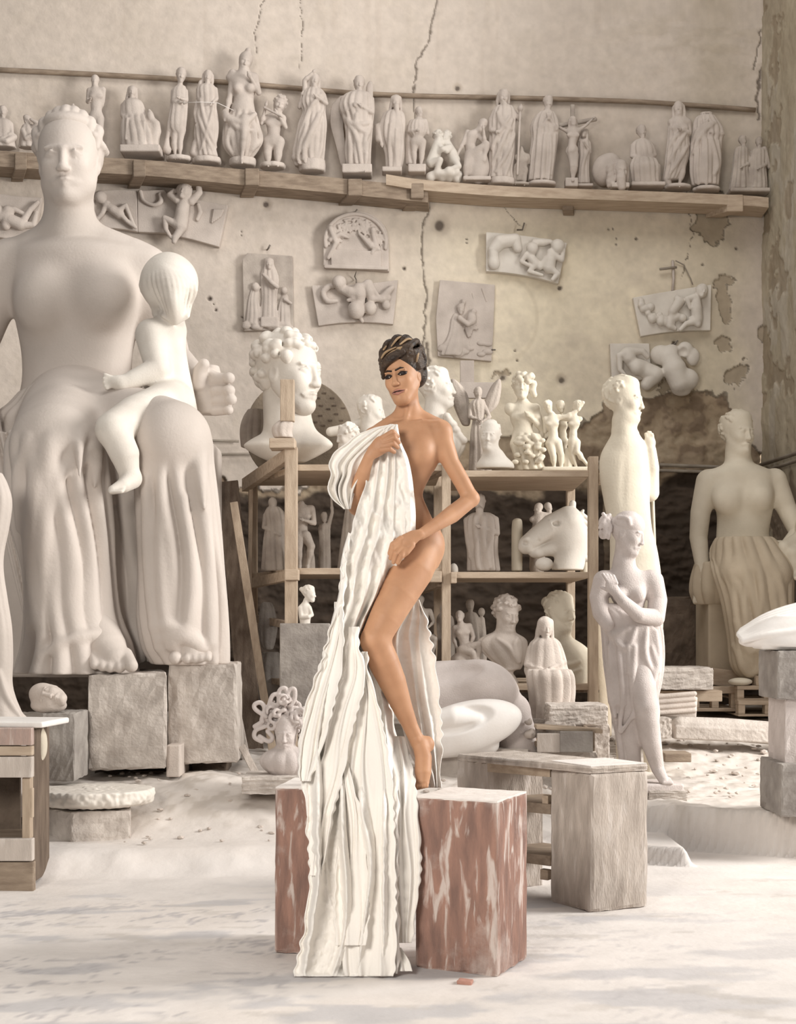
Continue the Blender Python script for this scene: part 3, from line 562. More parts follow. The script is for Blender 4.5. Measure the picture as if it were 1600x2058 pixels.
    for i, (u, v, r) in enumerate(((352, 1322, 13), (376, 1324, 10), (392, 1324, 9), (405, 1323, 8.5), (418, 1322, 8))): S.cap((u + 8 - i * 2, v - 16, -295), (u, v, -328), r, r * .9, 4)
    # hair
    S.part('hair', 'mother'); head_c = (138, 326, -2); c0 = S.q(head_c); R = rotm(3, 2, -2); h = 188
    T = lambda x, f, z: c0 + R @ np.array((x, -f, z)) * h
    S.ell(T(0, -.12, .12), (.355 * h, .35 * h, .36 * h), 8, R=R, raw=True); S.ell(T(0, 0, .40), (.26 * h, .12 * h, .24 * h), 14, R=R, raw=True)
    rr = random.Random(4)
    for i in range(17):                                       # thick rolled strands combed back from the brow
        x = -.30 + .0375 * i; 
        if i % 2: continue
        zt = .36 - x * x * 2.2; S.ch([(*T(x, .20 - abs(x) * .5, zt - .02), 8), (*T(x * 1.06, .10 - abs(x) * .3, zt + .13), 12), (*T(x * 1.0, -.08, zt + .19), 13), (*T(x * .7, -.3, .46), 9)], 2, sm=3, raw=True)
    for q in (-1, 1):
        for j in range(4): S.ch([(*T(q * (.29 + .005 * j), .08 - .06 * j, .26 - .02 * j), 6), (*T(q * .36, -.06 - .06 * j, .17), 8), (*T(q * .32, -.14 - .03 * j, .20), 4)], 3, sm=3, raw=True)
    # child
    S.part('child', 'white'); ch = 112
    head(S, (333, 574, -110), 122, yaw=-130, pitch=8, roll=4, face=1, ears=False)
    S.ell((340, 568, -116), (56, 56, 50), 8); S.cap((345, 625, -105), (345, 660, -100), 24, 26, 12)
    for i in range(13):                                       # combed strands
        a = -52 + i * 8.2; S.ch([(322 + a * .2, 520 + abs(a) * .05, -140, 5), (340 + a * 1.05, 562 + (a * a) * .004, -176 + (a * a) * .018, 6.5), (348 + a * .7, 612, -172 + a * a * .03, 6), (354 + a * .5, 650 - abs(a) * .3, -148, 4)], 2.4, sm=4)
    S.out([(640, 312, 360), (662, 296, 372), (700, 290, 372), (740, 300, 378), (790, 288, 388), (826, 268, 394), (848, 264, 396)], dep=.85, n=0, amp=0, k=12, w=-112)
    S.ch([(345, 660, -160, 4), (352, 720, -164, 4), (352, 800, -166, 4)], 8, 's')
    limb(S, ((305, 674, -128), (318, 742, -160), (246, 772, -185)), (32, 24, 15), 12); S.ell((235, 768, -190), (18, 13, 10), 7)
    for i in range(4): S.cap((228, 760 + i * 5, -192), (207 + abs(i - 1.5) * 2, 752 + i * 8, -194), 4.2, 3.2, 2)
    S.cap((225, 775, -190), (214, 781, -194), 4, 3.2, 2); S.cap((250, 780, -175), (268, 808, -160), 8, 8, 3)
    S.ch([(345, 812, -150, 46), (275, 838, -280, 39), (226, 862, -352, 30)], 14); S.ch([(230, 868, -352, 28), (250, 912, -350, 26), (260, 952, -345, 18)], 10); S.ch([(264, 962, -345, 19), (248, 976, -368, 13), (226, 985, -385, 8)], 6)
    for i in range(5): S.cap((232 + i * 4, 984, -382), (221 + i * 6, 988, -392), 4, 3.4, 1.5)
    S.ch([(330, 830, -60, 40), (232, 850, -190, 30), (238, 920, -200, 22)], 12)
    o = S.build('colossal_statue', 'colossal pale stone statue of a bare-shouldered seated mother holding a small child', 'statue')
    for (nm, f4, Db, lab) in (('plinth', ((178, 1356), (336, 1352), (334, 1545), (178, 1549)), 8.55, 0), ('plinth', ((338, 1334), (474, 1335), (479, 1533), (338, 1536)), 8.80, 0)):
        a, b, c, d = [P(u, v, Db) for u, v in f4]; back = [p + Vector((-.16 if Db < 8.7 else -.05, .75, 0)) for p in (a, b, c, d)]; bm = BMO(); bhex(bm, [d, c, b, a] + [back[3], back[2], back[1], back[0]])
        bobj(nm, bm, 'rough', o, bev=.018, jag=.006, seed=5)
    return o
mother()
for nm, u0, u1, v0, v1, D, dp, lb in (('timber_support', 334, 361, 1498, 1562, 8.62, .4, 'grey upright support block between the two plinth blocks of the colossal mother'), ('timber_support', 190, 330, 1549, 1566, 8.9, .3, 'dark bearer under the left plinth block of the colossal mother'), ('timber_support', 385, 455, 1534, 1566, 9.05, .3, 'dark bearer under the right plinth block of the colossal mother')):
    a = P(u0, v0, D); b = P(u1, v1, D); box(nm, ((a.x + b.x) / 2, D + dp / 2, (a.z + b.z) / 2), abs(b.x - a.x) / 2, dp / 2, abs(a.z - b.z) / 2, 'plaster' if u0 == 334 else 'dark'); tag(bpy.context.scene.objects[-1] if False else C.objects[-1], lb, 'support')
# ================================================================ THE MODEL
def woman():
    S = Sc(5.75, 1.35); S.part('body', 'skin', 1.2)
    T = head(S, (809, 759, -4), 120, yaw=-23, pitch=4, roll=-10, face=2, eyes=False)
    S.cap((818, 790, 8), (822, 846, 10), 22, 24, 10); S.cap((826, 828, 14), (872, 852, 14), 15, 15, 14); S.cap((812, 832, 14), (768, 862, 10), 14, 15, 14)
    S.cap((824, 800, -6), (815, 846, -18), 5, 4, 7); S.ch([(818, 850, -18, 4.5), (848, 846, -20, 4.5), (880, 850, -10, 5)], 6); S.ch([(808, 852, -18, 4.5), (785, 858, -16, 4.5)], 6)
    S.out([(846, 790, 850), (862, 766, 882), (885, 752, 890), (910, 757, 887), (935, 765, 879), (962, 769, 863), (993, 772, 850), (1020, 768, 859), (1050, 762, 873), (1085, 758, 889), (1115, 762, 889), (1140, 775, 880)], dep=.60, n=0, amp=0, k=12, w=6)
    S.ell((884, 868, 4), (25, 25, 24), 12); S.ell((752, 882, 6), (22, 24, 22), 12)
    S.ell((838, 908, -22), (28, 26, 19), 14); S.ell((790, 905, -22), (28, 26, 20), 14)
    S.ch([(884, 872, 4, 23), (906, 930, 6, 17.5), (928, 968, 8, 16.5), (945, 1000, 10, 16)], 9); S.ell((950, 1002, 12), (12, 12, 12), 8)
    S.ch([(946, 1004, 8, 16), (908, 1034, -20, 17.5), (874, 1056, -52, 13), (846, 1074, -74, 10.5)], 8)
    S.ell((824, 1084, -82), (25, 14, 9), 8, rot=-35); S.ell((812, 1092, -86), (18, 15, 8), 8, rot=-45)
    for a, b, c in (((806, 1082), (789, 1094), (783, 1112)), ((804, 1090), (790, 1103), (785, 1122)), ((808, 1099), (797, 1112), (791, 1130)), ((814, 1104), (807, 1117), (800, 1131))): S.ch([(*a, -90, 5.8), (*b, -98, 5.2), (*c, -92, 4.2)], 1.6)
    S.ch([(828, 1096, -86, 6.5), (818, 1110, -92, 5.5), (808, 1119, -90, 4.5)], 3)
    S.ch([(752, 886, 4, 21), (736, 945, 0, 17), (722, 1000, -2, 17), (718, 1018, -6, 16)], 9)
    S.ch([(718, 1020, -12, 16), (720, 985, -46, 17.5), (732, 945, -76, 13), (741, 920, -88, 10.5)], 8)
    S.ell((758, 902, -94), (24, 15, 9), 8, rot=-40); S.ell((768, 893, -98), (17, 17, 8), 8, rot=-40)
    for a, b, c in (((770, 880), (789, 868), (799, 877)), ((773, 887), (792, 879), (801, 889)), ((771, 896), (790, 891), (799, 899)), ((766, 904), (783, 902), (792, 908))): S.ch([(*a, -102, 6), (*b, -108, 5.4), (*c, -98, 4.4)], 1.6)
    S.ch([(762, 888, -90, 6.5), (780, 874, -90, 5.5), (792, 870, -86, 4.6)], 3)
    S.ch([(846, 1100, 4, 44), (828, 1145, -22, 43), (800, 1195, -50, 38), (774, 1245, -72, 32), (754, 1284, -84, 28)], 10); S.ell((846, 1092, 12), (43, 46, 40), 12); S.ell((748, 1288, -94), (20, 22, 16), 10)
    S.ch([(756, 1292, -82, 28), (771, 1330, -74, 30), (788, 1368, -66, 27), (808, 1420, -56, 20), (825, 1460, -48, 15), (838, 1488, -44, 14.5)], 9)
    S.ell((858, 1496, -36), (15, 17, 15), 9); S.ch([(844, 1496, -46, 15), (851, 1522, -58, 16.5), (850, 1552, -70, 16.5), (850, 1570, -76, 13)], 8); S.ell((838, 1488, -56), (6, 7, 6), 4)
    for i in range(5): S.cap((842 + i * 4.2, 1570, -78), (838 + i * 5.0, 1583 - i * .6, -90), 5.6 - i * .5, 4.8 - i * .4, 1.5)
    S.ch([(800, 1110, 10, 40), (742, 1310, 10, 29), (716, 1350, 8, 27), (706, 1500, 20, 15), (700, 1566, 14, 13)], 10); S.cap((700, 1572, 12), (692, 1580, -30), 12, 8, 6)
    c0 = S.q((809, 759, -4)); R = rotm(-23, 4, -10); h = 120
    Lc = lambda a, b, ra, rb=None, k=1: S.cap(T(*a), T(*b), ra * h, (rb or ra) * h, k, raw=True)
    S.part('eyebrow', 'black', .8)
    for q in (-1, 1): S.part('eyebrow' if q < 0 else 'eyebrow ', 'black', .8); Lc((q * .035, .352, .082), (q * .12, .335, .108), .015, .013); Lc((q * .12, .335, .108), (q * .19, .27, .09), .013, .007)
    S.part('eyeshadow', 'black', .7)
    for q in (-1, 1): S.part('eyeshadow' if q < 0 else 'eyeshadow ', 'black', .7); S.ell(T(q * .118, .285, .012), (.080 * h, .043 * h, .055 * h), 1, R=R, raw=True); Lc((q * .06, .33, .01), (q * .12, .335, .037), .012, .013); Lc((q * .12, .335, .037), (q * .205, .27, .03), .013, .006)
    for q in (-1, 1): S.part('eye' if q < 0 else 'eye ', 'eye', .5); S.ell(T(q * .100, .322, .002), (.016 * h, .010 * h, .020 * h), 1, R=R, raw=True)
    S.part('lips', 'lip', .7); Lc((-.118, .306, -.262), (-.02, .384, -.246), .006, .014); Lc((.118, .306, -.262), (.02, .384, -.246), .006, .014); Lc((-.02, .385, -.249), (.02, .385, -.249), .012, .012)
    Lc((-.095, .330, -.281), (0, .376, -.298), .010, .024, 2); Lc((.095, .330, -.281), (0, .376, -.298), .010, .024, 2)
    S.part('mouth_line', 'black', .7); S.ch([(*T(-.118, .314, -.266), .5), (*T(-.05, .372, -.270), .8), (*T(0, .392, -.272), .8), (*T(.05, .372, -.270), .8), (*T(.118, .314, -.266), .5)], .3, raw=True)
    S.part('hair', 'hair', 1.1); S.ell(T(0, -.10, .19), (.345 * h, .36 * h, .385 * h), 3, R=R, raw=True); S.ell(T(0, .05, .43), (.27 * h, .12 * h, .22 * h), 8, R=R, raw=True)
    S.ell(T(.05, -.36, .37), (.20 * h, .22 * h, .20 * h), 8, R=R, raw=True); S.ell(T(.1, -.42, .1), (.2 * h, .26 * h, .14 * h), 8, R=R, raw=True)
    S.ell(T(.01, .44, -.10), (.262 * h, .375 * h, .30 * h), 3, 's', R=R, raw=True); S.ch([(*T(.20, .27, .36), 5), (*T(.02, .335, .29), 6.5), (*T(-.17, .29, .20), 6), (*T(-.275, .17, .04), 3)], 3, sm=5, raw=True); S.ch([(*T(.12, .30, .38), 5), (*T(-.08, .33, .30), 6.5), (*T(-.25, .22, .18), 5)], 3, sm=5, raw=True)
    rr = random.Random(8)
    for i in range(12):
        t = i / 11; x0 = -.27 + .50 * t; S.ch([(*T(x0 * .9, .285 - abs(x0) * .45, .30 + rr.uniform(-.02, .04)), .03 * h), (*T(x0 * .95 + .06, .17, .50 - abs(x0) * .3), .055 * h), (*T(x0 + .10, -.08, .59 - abs(x0) * .35 + (i % 3) * .02), .05 * h), (*T(x0 * .9 + .08, -.32, .52), .035 * h)], 1.2, sm=4, raw=True)
    for q in (-1, 1):
        for i in range(6):
            z = .38 - i * .058; S.ch([(*T(q * (.25 + .005 * i), .16 - .03 * i, z), .03 * h), (*T(q * .335, 0, z), .038 * h), (*T(q * .34, -.2, z + .06), .038 * h), (*T(q * .22, -.42, z + .12), .03 * h)], 2, sm=3, raw=True)
    for (a, b, c, r) in (((-.2, .2, .42), (-.1, .1, .60), (.05, -.1, .60), .06), ((-.05, .22, .46), (.06, .1, .64), (.16, -.1, .60), .065), ((.1, .2, .46), (.2, .05, .62), (.26, -.15, .52), .06), ((-.28, .1, .35), (-.26, 0, .52), (-.15, -.15, .56), .055), ((.2, -.2, .56), (.3, -.3, .46), (.3, -.35, .28), .06), ((.3, -.05, .42), (.38, -.15, .3), (.33, -.25, .1), .05)): S.ch([(*T(*p), r * h * m_) for p, m_ in ((a, .6), (b, 1), (c, .7))], 2, sm=5, raw=True)
    S.ch([(*T(-.05, .30, .33), 4), (*T(-.17, .275, .26), 5), (*T(-.265, .17, .13), 3.5)], 2, sm=4, raw=True); S.ch([(*T(.10, .29, .33), 3.5), (*T(-.04, .33, .27), 4.5), (*T(-.20, .25, .21), 3.5)], 2, sm=4, raw=True)
    S.part('hair_streaks', 'streak', .7)
    for j, (a, b, c, d, r) in enumerate((((-.05, .31, .33), (-.17, .285, .27), (-.26, .18, .15), None, 2.6), ((.12, .27, .36), (.0, .34, .30), (-.16, .28, .235), None, 2.6), ((.16, .22, .42), (.05, .30, .40), (-.1, .27, .37), None, 2.4), ((.26, .05, .46), (.2, .2, .44), (.08, .27, .45), None, 2.4), ((.3, .0, .5), (.27, .14, .42), (.2, .24, .38), None, 2.6), ((.34, -.1, .42), (.35, .02, .3), (.33, .08, .18), None, 2.2), ((-.1, .22, .53), (-.2, .18, .46), (-.30, .10, .36), None, 2), ((.02, .28, .50), (.12, .18, .62), (.2, .02, .66), None, 1.8), ((.16, .24, .50), (.27, .1, .58), (.33, -.08, .52), None, 1.8), ((.36, -.12, .38), (.40, -.18, .28), (.36, -.26, .12), None, 2.2), ((-.2, .26, .36), (-.08, .32, .42), (.1, .3, .46), None, 2), ((.0, .345, .35), (-.1, .33, .31), (-.22, .26, .28), None, 1.8))): S.ch([(*T(*p), r * (1, 1.3, .6)[i]) for i, p in enumerate((a, b, c))], 1, sm=5, raw=True)
    o = S.build('person', 'tanned person with short dark tousled hair standing barefoot on red block clutching white cloth', 'person')
    return o
woman()
def cloth():
    root = thing('draped_cloth', P(700, 1950, 5.33), 'long white ruffled cloth held against the person and trailing to the floor', 'cloth')
    def sheet(name, rows, nf, amp, seed=0, nu=150, nv=None, ph=0, crump=0, m='cloth', th=.004, drift=0, edge=0):
        A = cat_(sorted(rows), 10); n = nv or 260; t = np.linspace(A[0, 0], A[-1, 0], n); G = [np.interp(t, A[:, 0], A[:, i]) for i in range(1, A.shape[1])]
        s_ = np.linspace(0, 1, nu)[None, :]; uL, uR, dL, dR = [g[:, None] for g in G[:4]]; fa = G[4][:, None] if len(G) > 4 else 1; v = t[:, None] + 0 * s_
        u = uL + (uR - uL) * s_ + 3 * np.sin(v * .021 + s_ * 9 + seed) * np.sin(math.pi * s_) + edge * 1.6 * (np.sin(v * .14 + 3.2 * np.sin(v * .031 + seed)) * (.4 + fbm(v, v * 0 + seed, 45, 2, 3) * 1.2) * (1 - s_) ** 10 + np.sin(v * .17 + 3 * np.sin(v * .037 + 2 + seed)) * (.4 + fbm(v, v * 0 + seed, 45, 2, 4) * 1.2) * s_ ** 10 * sst(1120, 1300, v))
        lo_ = (fbm(s_ * 900 + seed * 50 + 0 * v, v * .9, 260, 2, seed) - .5)
        wv = s_ * nf * math.pi + ph + drift * (v - A[0, 0]) / 400 + 2.6 * lo_ + .25 * np.sin(v * .011 + seed)
        f = (1 - np.abs(np.sin(wv)) ** .9) * (.35 + .9 * fbm(s_ * 400 + 0 * v, v * .35, 60, 2, seed + 3)) + .22 * (1 - np.abs(np.sin(wv * 1.9 + 3 * lo_))) * sst(1250, 1500, v)
        D = dL + (dR - dL) * s_ - amp * fa * f
        if crump:
            x = u * .8 + v * .55; y = v * .6 - u; r1 = 1 - np.abs(2 * fbm(x, y, 55, 3, seed + 5) - 1) * 2; D = D - crump * r1 * np.clip((1330 - v) / 150, .1, 1); r2 = fbm(u, v, 14, 3, seed + 9); D = D - crump * .7 * (r2 - .5)
        X = (u - CX) / F * D; Z = CH - (v - HZ) / F * D; V = np.stack((X, D, Z), -1).reshape(-1, 3)
        o = mesh_np(name, V, grid_faces(n, nu), m, root, root.location)
        md = o.modifiers.new('thick', 'SOLIDIFY'); md.thickness = th; md.offset = 0
        return o
    sheet('front_panel', [(853, 786, 799, 5.635, 5.63, .05), (862, 766, 800, 5.635, 5.63, .15), (890, 752, 806, 5.635, 5.63, .2), (930, 744, 822, 5.635, 5.63, .3), (1000, 726, 833, 5.63, 5.63, .4), (1050, 710, 835, 5.61, 5.63, .45), (1085, 700, 832, 5.59, 5.63, .5), (1115, 692, 815, 5.57, 5.635, .5), (1150, 686, 800, 5.55, 5.69, .5), (1200, 682, 782, 5.53, 5.70, .6), (1250, 668, 758, 5.50, 5.69, .7),
        (1300, 654, 744, 5.48, 5.68, .8), (1330, 648, 760, 5.47, 5.68, 1.0), (1380, 626, 775, 5.46, 5.70, 1.2), (1440, 612, 790, 5.45, 5.70, 1.3), (1500, 603, 800, 5.43, 5.68, 1.3), (1560, 606, 806, 5.41, 5.56, 1.3), (1600, 612, 796, 5.40, 5.42, 1.3), (1680, 618, 796, 5.38, 5.38, 1.4), (1760, 622, 797, 5.37, 5.37, 1.4), (1840, 616, 798, 5.36, 5.36, 1.3), (1900, 604, 798, 5.35, 5.35, 1.1), (1950, 592, 792, 5.33, 5.33, .7), (1962, 590, 790, 5.29, 5.29, .2)], 4.2, .085, 3, nu=190, nv=460, crump=.030, drift=.5, edge=1.6)
    sheet('back_panel', [(1205, 832, 842, 5.80, 5.82), (1240, 802, 856, 5.80, 5.83), (1280, 775, 865, 5.80, 5.83), (1340, 775, 876, 5.80, 5.83), (1400, 790, 882, 5.80, 5.82), (1450, 806, 887, 5.79, 5.82), (1500, 818, 888, 5.78, 5.80), (1550, 845, 886, 5.76, 5.78), (1583, 858, 884, 5.745, 5.75)], 4, .03, 7, nu=80, nv=200, crump=.02, edge=1.6)
    sheet('shoulder_flap', [(855, 780, 796, 5.61, 5.60, .1), (860, 752, 796, 5.61, 5.60, .2), (868, 732, 795, 5.62, 5.60, .3), (878, 714, 792, 5.62, 5.60, .5), (895, 690, 776, 5.62, 5.60, .6), (918, 668, 752, 5.62, 5.61, .7), (935, 657, 742, 5.62, 5.62, .9), (955, 663, 730, 5.62, 5.64, 1.2), (980, 660, 716, 5.62, 5.64, 1.3), (1005, 672, 708, 5.62, 5.64, 1.3), (1023, 690, 704, 5.62, 5.64, 1)], 4.5, .035, 11, nu=90, nv=120, edge=2.2, crump=.008)
    sheet('side_fall', [(1480, 770, 812, 5.66, 5.68), (1540, 775, 828, 5.56, 5.60), (1585, 780, 836, 5.45, 5.47), (1650, 782, 842, 5.40, 5.42), (1740, 784, 847, 5.39, 5.41), (1800, 788, 840, 5.38, 5.40), (1860, 792, 832, 5.37, 5.39), (1895, 796, 828, 5.37, 5.38)], 3, .02, 15, nu=60, nv=160, edge=1)
    sheet('trailing_end', [(1905, 780, 806, 5.36, 5.37), (1930, 780, 822, 5.34, 5.35), (1952, 782, 829, 5.31, 5.32)], 2, .02, 19, nu=30, nv=40)
    rr = random.Random(2)
    Dm = lambda v: float(np.interp(v, (1060, 1250, 1400, 1500, 1600, 1960), (5.53, 5.475, 5.44, 5.42, 5.37, 5.30)))
    for nm, rw, nf in (('overlay_ruffle', ((1250, 672, 690), (1320, 648, 690), (1400, 622, 676), (1480, 603, 655), (1540, 600, 636), (1570, 602, 622)), 2.2), ('overlay_ruffle', ((1300, 700, 722), (1360, 690, 735), (1430, 668, 718), (1500, 652, 700), (1560, 640, 690), (1630, 628, 672), (1700, 622, 660), (1760, 624, 645)), 2.2), ('overlay_ruffle', ((1350, 726, 740), (1400, 722, 756), (1460, 712, 770), (1540, 700, 784), (1620, 698, 791), (1720, 690, 795), (1850, 690, 797), (1940, 690, 795), (1962, 692, 792)), 3.0), ('overlay_ruffle', ((1560, 690, 704), (1640, 684, 728), (1740, 676, 738), (1840, 672, 742), (1900, 676, 734)), 2.0)):
        q0 = rw[0][0]; sheet(nm, [(q0 - 40, rw[0][1], rw[0][2], Dm(q0) + .05, Dm(q0) + .05, .3)] + [(v, a_, b_, Dm(v) + .005, Dm(v) - (.045 if nf < 3 else .025), .8) for v, a_, b_ in rw], nf, .03, 31 + int(rw[0][0]) % 17, nu=60, nv=260, edge=1.1)
    for k, (pts, dD, w0) in enumerate((([(796, 1560), (794, 1640), (796, 1720), (793, 1800), (797, 1880), (796, 1955)], -.02, 8), ([(702, 1070), (690, 1130), (686, 1190), (668, 1260), (652, 1330), (628, 1400)], -.015, 11))):
        A = cat_(pts, 26); n = len(A); V = []
        for i, (u, v) in enumerate(A):
            env = min(1, i / 14, (n - 1 - i) / 6 + .3); D = np.interp(v, (1060, 1250, 1400, 1500, 1600, 1960), (5.56, 5.50, 5.46, 5.44, 5.39, 5.32)) + dD
            ph = i * .34 + 1.2 * math.sin(i * .09); wob = math.sin(ph)
            for j in range(5):
                t = j / 4; V.append(P(u + ((t - .3) * w0 + wob * 2.4 * t) * env, v + math.cos(ph) * 2 * t, D + .018 * wob * t - .012 * math.sin(math.pi * t)))
        o = mesh_np('ruffle', V, grid_faces(n, 5), 'cloth', root, root.location); md = o.modifiers.new('thick', 'SOLIDIFY'); md.thickness = .004
cloth()
def block(name, fl, fr, br, bl, z0, z1, m, label, cat, bev=.012, dust=None, jag=.003):
    bm = BMO(); bhex(bm, [Vector((*fl, z0)), Vector((*fr, z0)), Vector((*fr, z1)), Vector((*fl, z1)), Vector((*bl, z0)), Vector((*br, z0)), Vector((*br, z1)), Vector((*bl, z1))])
    c = ((fl[0] + br[0]) / 2, (fl[1] + br[1]) / 2, z0)
    if not dust: return tag(bobj(name, bm, m, base=c, bev=bev, jag=jag), label, cat)
    r = thing(name, c, label, cat); bobj('body', bm, m, r, bev=bev, jag=jag)
    bm = BMO(); s = .985; cc = Vector(((fl[0] + br[0]) / 2, (fl[1] + br[1]) / 2)); q = [cc + (Vector(x) - cc) * s for x in (fl, fr, br, bl)]
    bhex(bm, [Vector((*q[0], z1 - .004)), Vector((*q[1], z1 - .004)), Vector((*q[1], z1 + .005)), Vector((*q[0], z1 + .005)), Vector((*q[3], z1 - .004)), Vector((*q[2], z1 - .004)), Vector((*q[2], z1 + .005)), Vector((*q[3], z1 + .005))])
    o = bobj('dust_layer', bm, dust, r, bev=.003, jag=.001); o['label'] = 'white dust on top'; return r
block('wooden_block', (.068, 5.439), (.378, 5.287), (.52, 5.60), (.21, 5.752), 0, .665, 'redwood', 'scuffed red wooden block under the person, the right one of the red pair', 'block', dust='dust')
block('wooden_block', (-.503, 5.684), (-.17, 5.63), (-.11, 5.97), (-.45, 6.03), 0, .672, 'redwood', 'scuffed red wooden block on the left, half hidden by the cloth', 'block', dust='dust')
# ================================================================ STATUETTES ON THE LONG SHELF
def WS(u, vox=1.5, m='plaster', off=.17):
    S = Sc(wallD(u) - off, vox); S.part('figure', m); return S
def fin(S, label, name='statuette', cat='statuette', **k): return S.build(name, label, cat, 'statuettes on the long wall shelf', **k)
def figs():
    S = WS(12); head(S, (6, 226), 26, 10, 10, 0, 1, 'cap'); S.out([(238, -2, 14), (246, -10, 24), (262, -12, 28), (280, -14, 30), (298, -16, 33)], n=8, amp=.05); arm(S, (22, 250, 0), (24, 268, -8), (8, 276, -14), 24); S.ch([(28, 276, -5, 7), (14, 284, -16, 6), (-4, 280, -12, 5)], 3); fin(S, 'seated statuette with bent head cut by the left edge of the shelf')
    S = WS(60); head(S, (55, 242), 22, -30, 15, -15, 1, 'cap'); S.out([(250, 46, 66), (262, 42, 72), (280, 40, 76), (298, 38, 78)], n=7, amp=.07); limb(S, ((66, 258, -4), (76, 248, -10), (62, 240, -12)), (5.5, 4.5, 3)); limb(S, ((46, 262, -6), (52, 278, -14), (66, 270, -16)), (5.5, 4.5, 3)); limb(S, ((60, 284, -4), (74, 272, -14), (78, 292, -12)), (8, 6, 4)); fin(S, 'small crouching statuette holding its head between the left edge and the colossal head')
    S = WS(148); head(S, (147, 219), 17, 10, 0, 0, 1, 'top'); S.out([(228, 141, 153), (236, 137, 158), (262, 136, 159), (306, 134, 162)], n=8, amp=.06); fin(S, 'statuette mostly hidden behind the hair of the colossal mother')
    # standing nude youth
    S = WS(192); h = 24; head(S, (191, 163), h, 5, 0, 3, 1, 'cap'); torso(S, (191, 174), (180, 182), (207, 180), (193, 194), (194, 214), (193, 232), h); arm(S, (208, 182), (207, 205, 4), (200, 225, 6), h); arm(S, (179, 184), (176, 205, -2), (180, 200, -14), h); leg(S, (188, 238), (187, 272), (188, 308), h); leg(S, (200, 238), (201, 272), (200, 308), h); S.out([(186, 182, 206), (220, 184, 204), (236, 182, 206), (244, 184, 205)], n=8, amp=.05); base(S, (193, 314), 16, 5); fin(S, 'slender standing statuette in close clothes right behind the colossal head')
    # seated woman with book and child
    S = WS(284); h = 27; head(S, (266, 186), h, 8, 6, 6, 1, 'veil'); S.out([(198, 258, 276), (206, 248, 286), (222, 246, 292), (240, 248, 294)], n=8, amp=.05); arm(S, (248, 212), (246, 232, -4), (258, 240, -16), h)
    S.out([(232, 248, 296, 0), (246, 246, 300, -8), (270, 245, 312, -8), (292, 246, 316, -6), (302, 246, 320, -6)], dep=.6, n=13, amp=.10, ph=1); S.bx((261, 260, -20), (9, 23, 3), 2, roll=4, yaw=18); S.bx((285, 268, -22), (8, 24, 3), 2, roll=-3, yaw=-10); S.ch([(264, 292, -20, 6), (288, 290, -22, 6), (282, 300, -24, 4)], 4)
    S.ell((302, 232, -10), (7, 8, 7)); S.ch([(304, 240, -10, 7), (313, 250, -8, 9), (314, 264, -8, 10), (306, 290, -6, 10)], 6); S.ch([(300, 222, -10, 3), (303, 226, -10, 3)], 2); base(S, (286, 307), 40, 7, 30, False); fin(S, 'seated robed statuette holding an open book with a small child beside it')
    # child in tunic
    S = WS(357); h = 31; head(S, (364, 152), h, 15, 12, 6, 1, 'cap'); S.cap((362, 166), (362, 176), 5, 6); S.out([(172, 354, 372), (182, 346, 374), (200, 344, 376), (220, 342, 376), (245, 338, 374), (262, 340, 372), (270, 350, 370)], n=9, amp=.07, tw=.6); arm(S, (349, 184), (348, 204, -6), (364, 206, -14), h, .8); arm(S, (373, 184), (375, 202, -4), (364, 198, -15), h, .8); leg(S, (352, 262), (350, 288), (352, 312), h, f=.7); leg(S, (364, 262), (362, 288), (362, 312), h, f=.7)
    S.ch([(342, 250, -2, 6), (336, 280, 2, 5), (334, 300, 0, 8)], 4); S.ell((336, 302, 0), (8, 9, 8)); base(S, (360, 320), 24, 5); fin(S, 'childlike statuette with bowed head in a short tunic with bare legs')
    S = WS(414); h = 29; head(S, (418, 156), h, 6, 4, 5, 1, 'long'); S.out([(168, 410, 426), (176, 398, 432), (192, 396, 436), (214, 398, 434), (240, 396, 438), (270, 392, 438), (296, 396, 434), (316, 398, 438)], n=11, amp=.10, tw=1.1); arm(S, (433, 180), (436, 198, -3), (428, 206, -12), h, .8); arm(S, (399, 180), (404, 164, 0), (400, 176, 6), h, .8); arm(S, (396, 205), (392, 225, -2), (394, 246, -8), h, .8); S.fold([(396, 210), (404, 250), (426, 300)], 4); S.fold([(402, 200), (414, 250), (434, 296)], 4); S.fold([(430, 210), (420, 250), (404, 300)], 3.5)
    S.ch([(394, 290, 0, 8), (388, 308, 0, 7), (400, 316, 0, 8)], 5); base(S, (416, 324), 28, 6); fin(S, 'slim draped woman statuette with long hair left of the largest shelf figure')
    # large woman lifting her skirt
    S = WS(488); h = 42; head(S, (493, 125), h, 14, 14, 14, 1, 'top', seed=3); S.ell((498, 104, 0), (6, 6, 6), 2); torso(S, (490, 144), (470, 158), (510, 156), (490, 172), (490, 200), (488, 222), h, True)
    arm(S, (468, 160, 0), (462, 196, -4), (455, 226, -14), h, .9); arm(S, (512, 160, 0), (520, 186, -4), (505, 158, -22), h, .9); S.ch([(468, 148, 0, 9), (462, 156, 0, 8)], 5)
    S.out([(160, 474, 506), (180, 470, 510), (200, 474, 508), (220, 468, 510), (245, 462, 512), (262, 470, 512)], n=14, amp=.05, tw=1.5); S.out([(225, 464, 512), (250, 454, 518), (285, 452, 523), (305, 458, 514), (322, 472, 502)], n=13, amp=.14, tw=1.4, ph=2)
    S.ch([(452, 226, -14, 6), (462, 240, -18, 8), (490, 246, -24, 7), (512, 230, -18, 5)], 5, sm=3); S.fold([(456, 230), (476, 256), (510, 262)], 5); S.fold([(514, 250), (522, 280), (508, 300)], 6); S.fold([(460, 262), (458, 290), (470, 312)], 6)
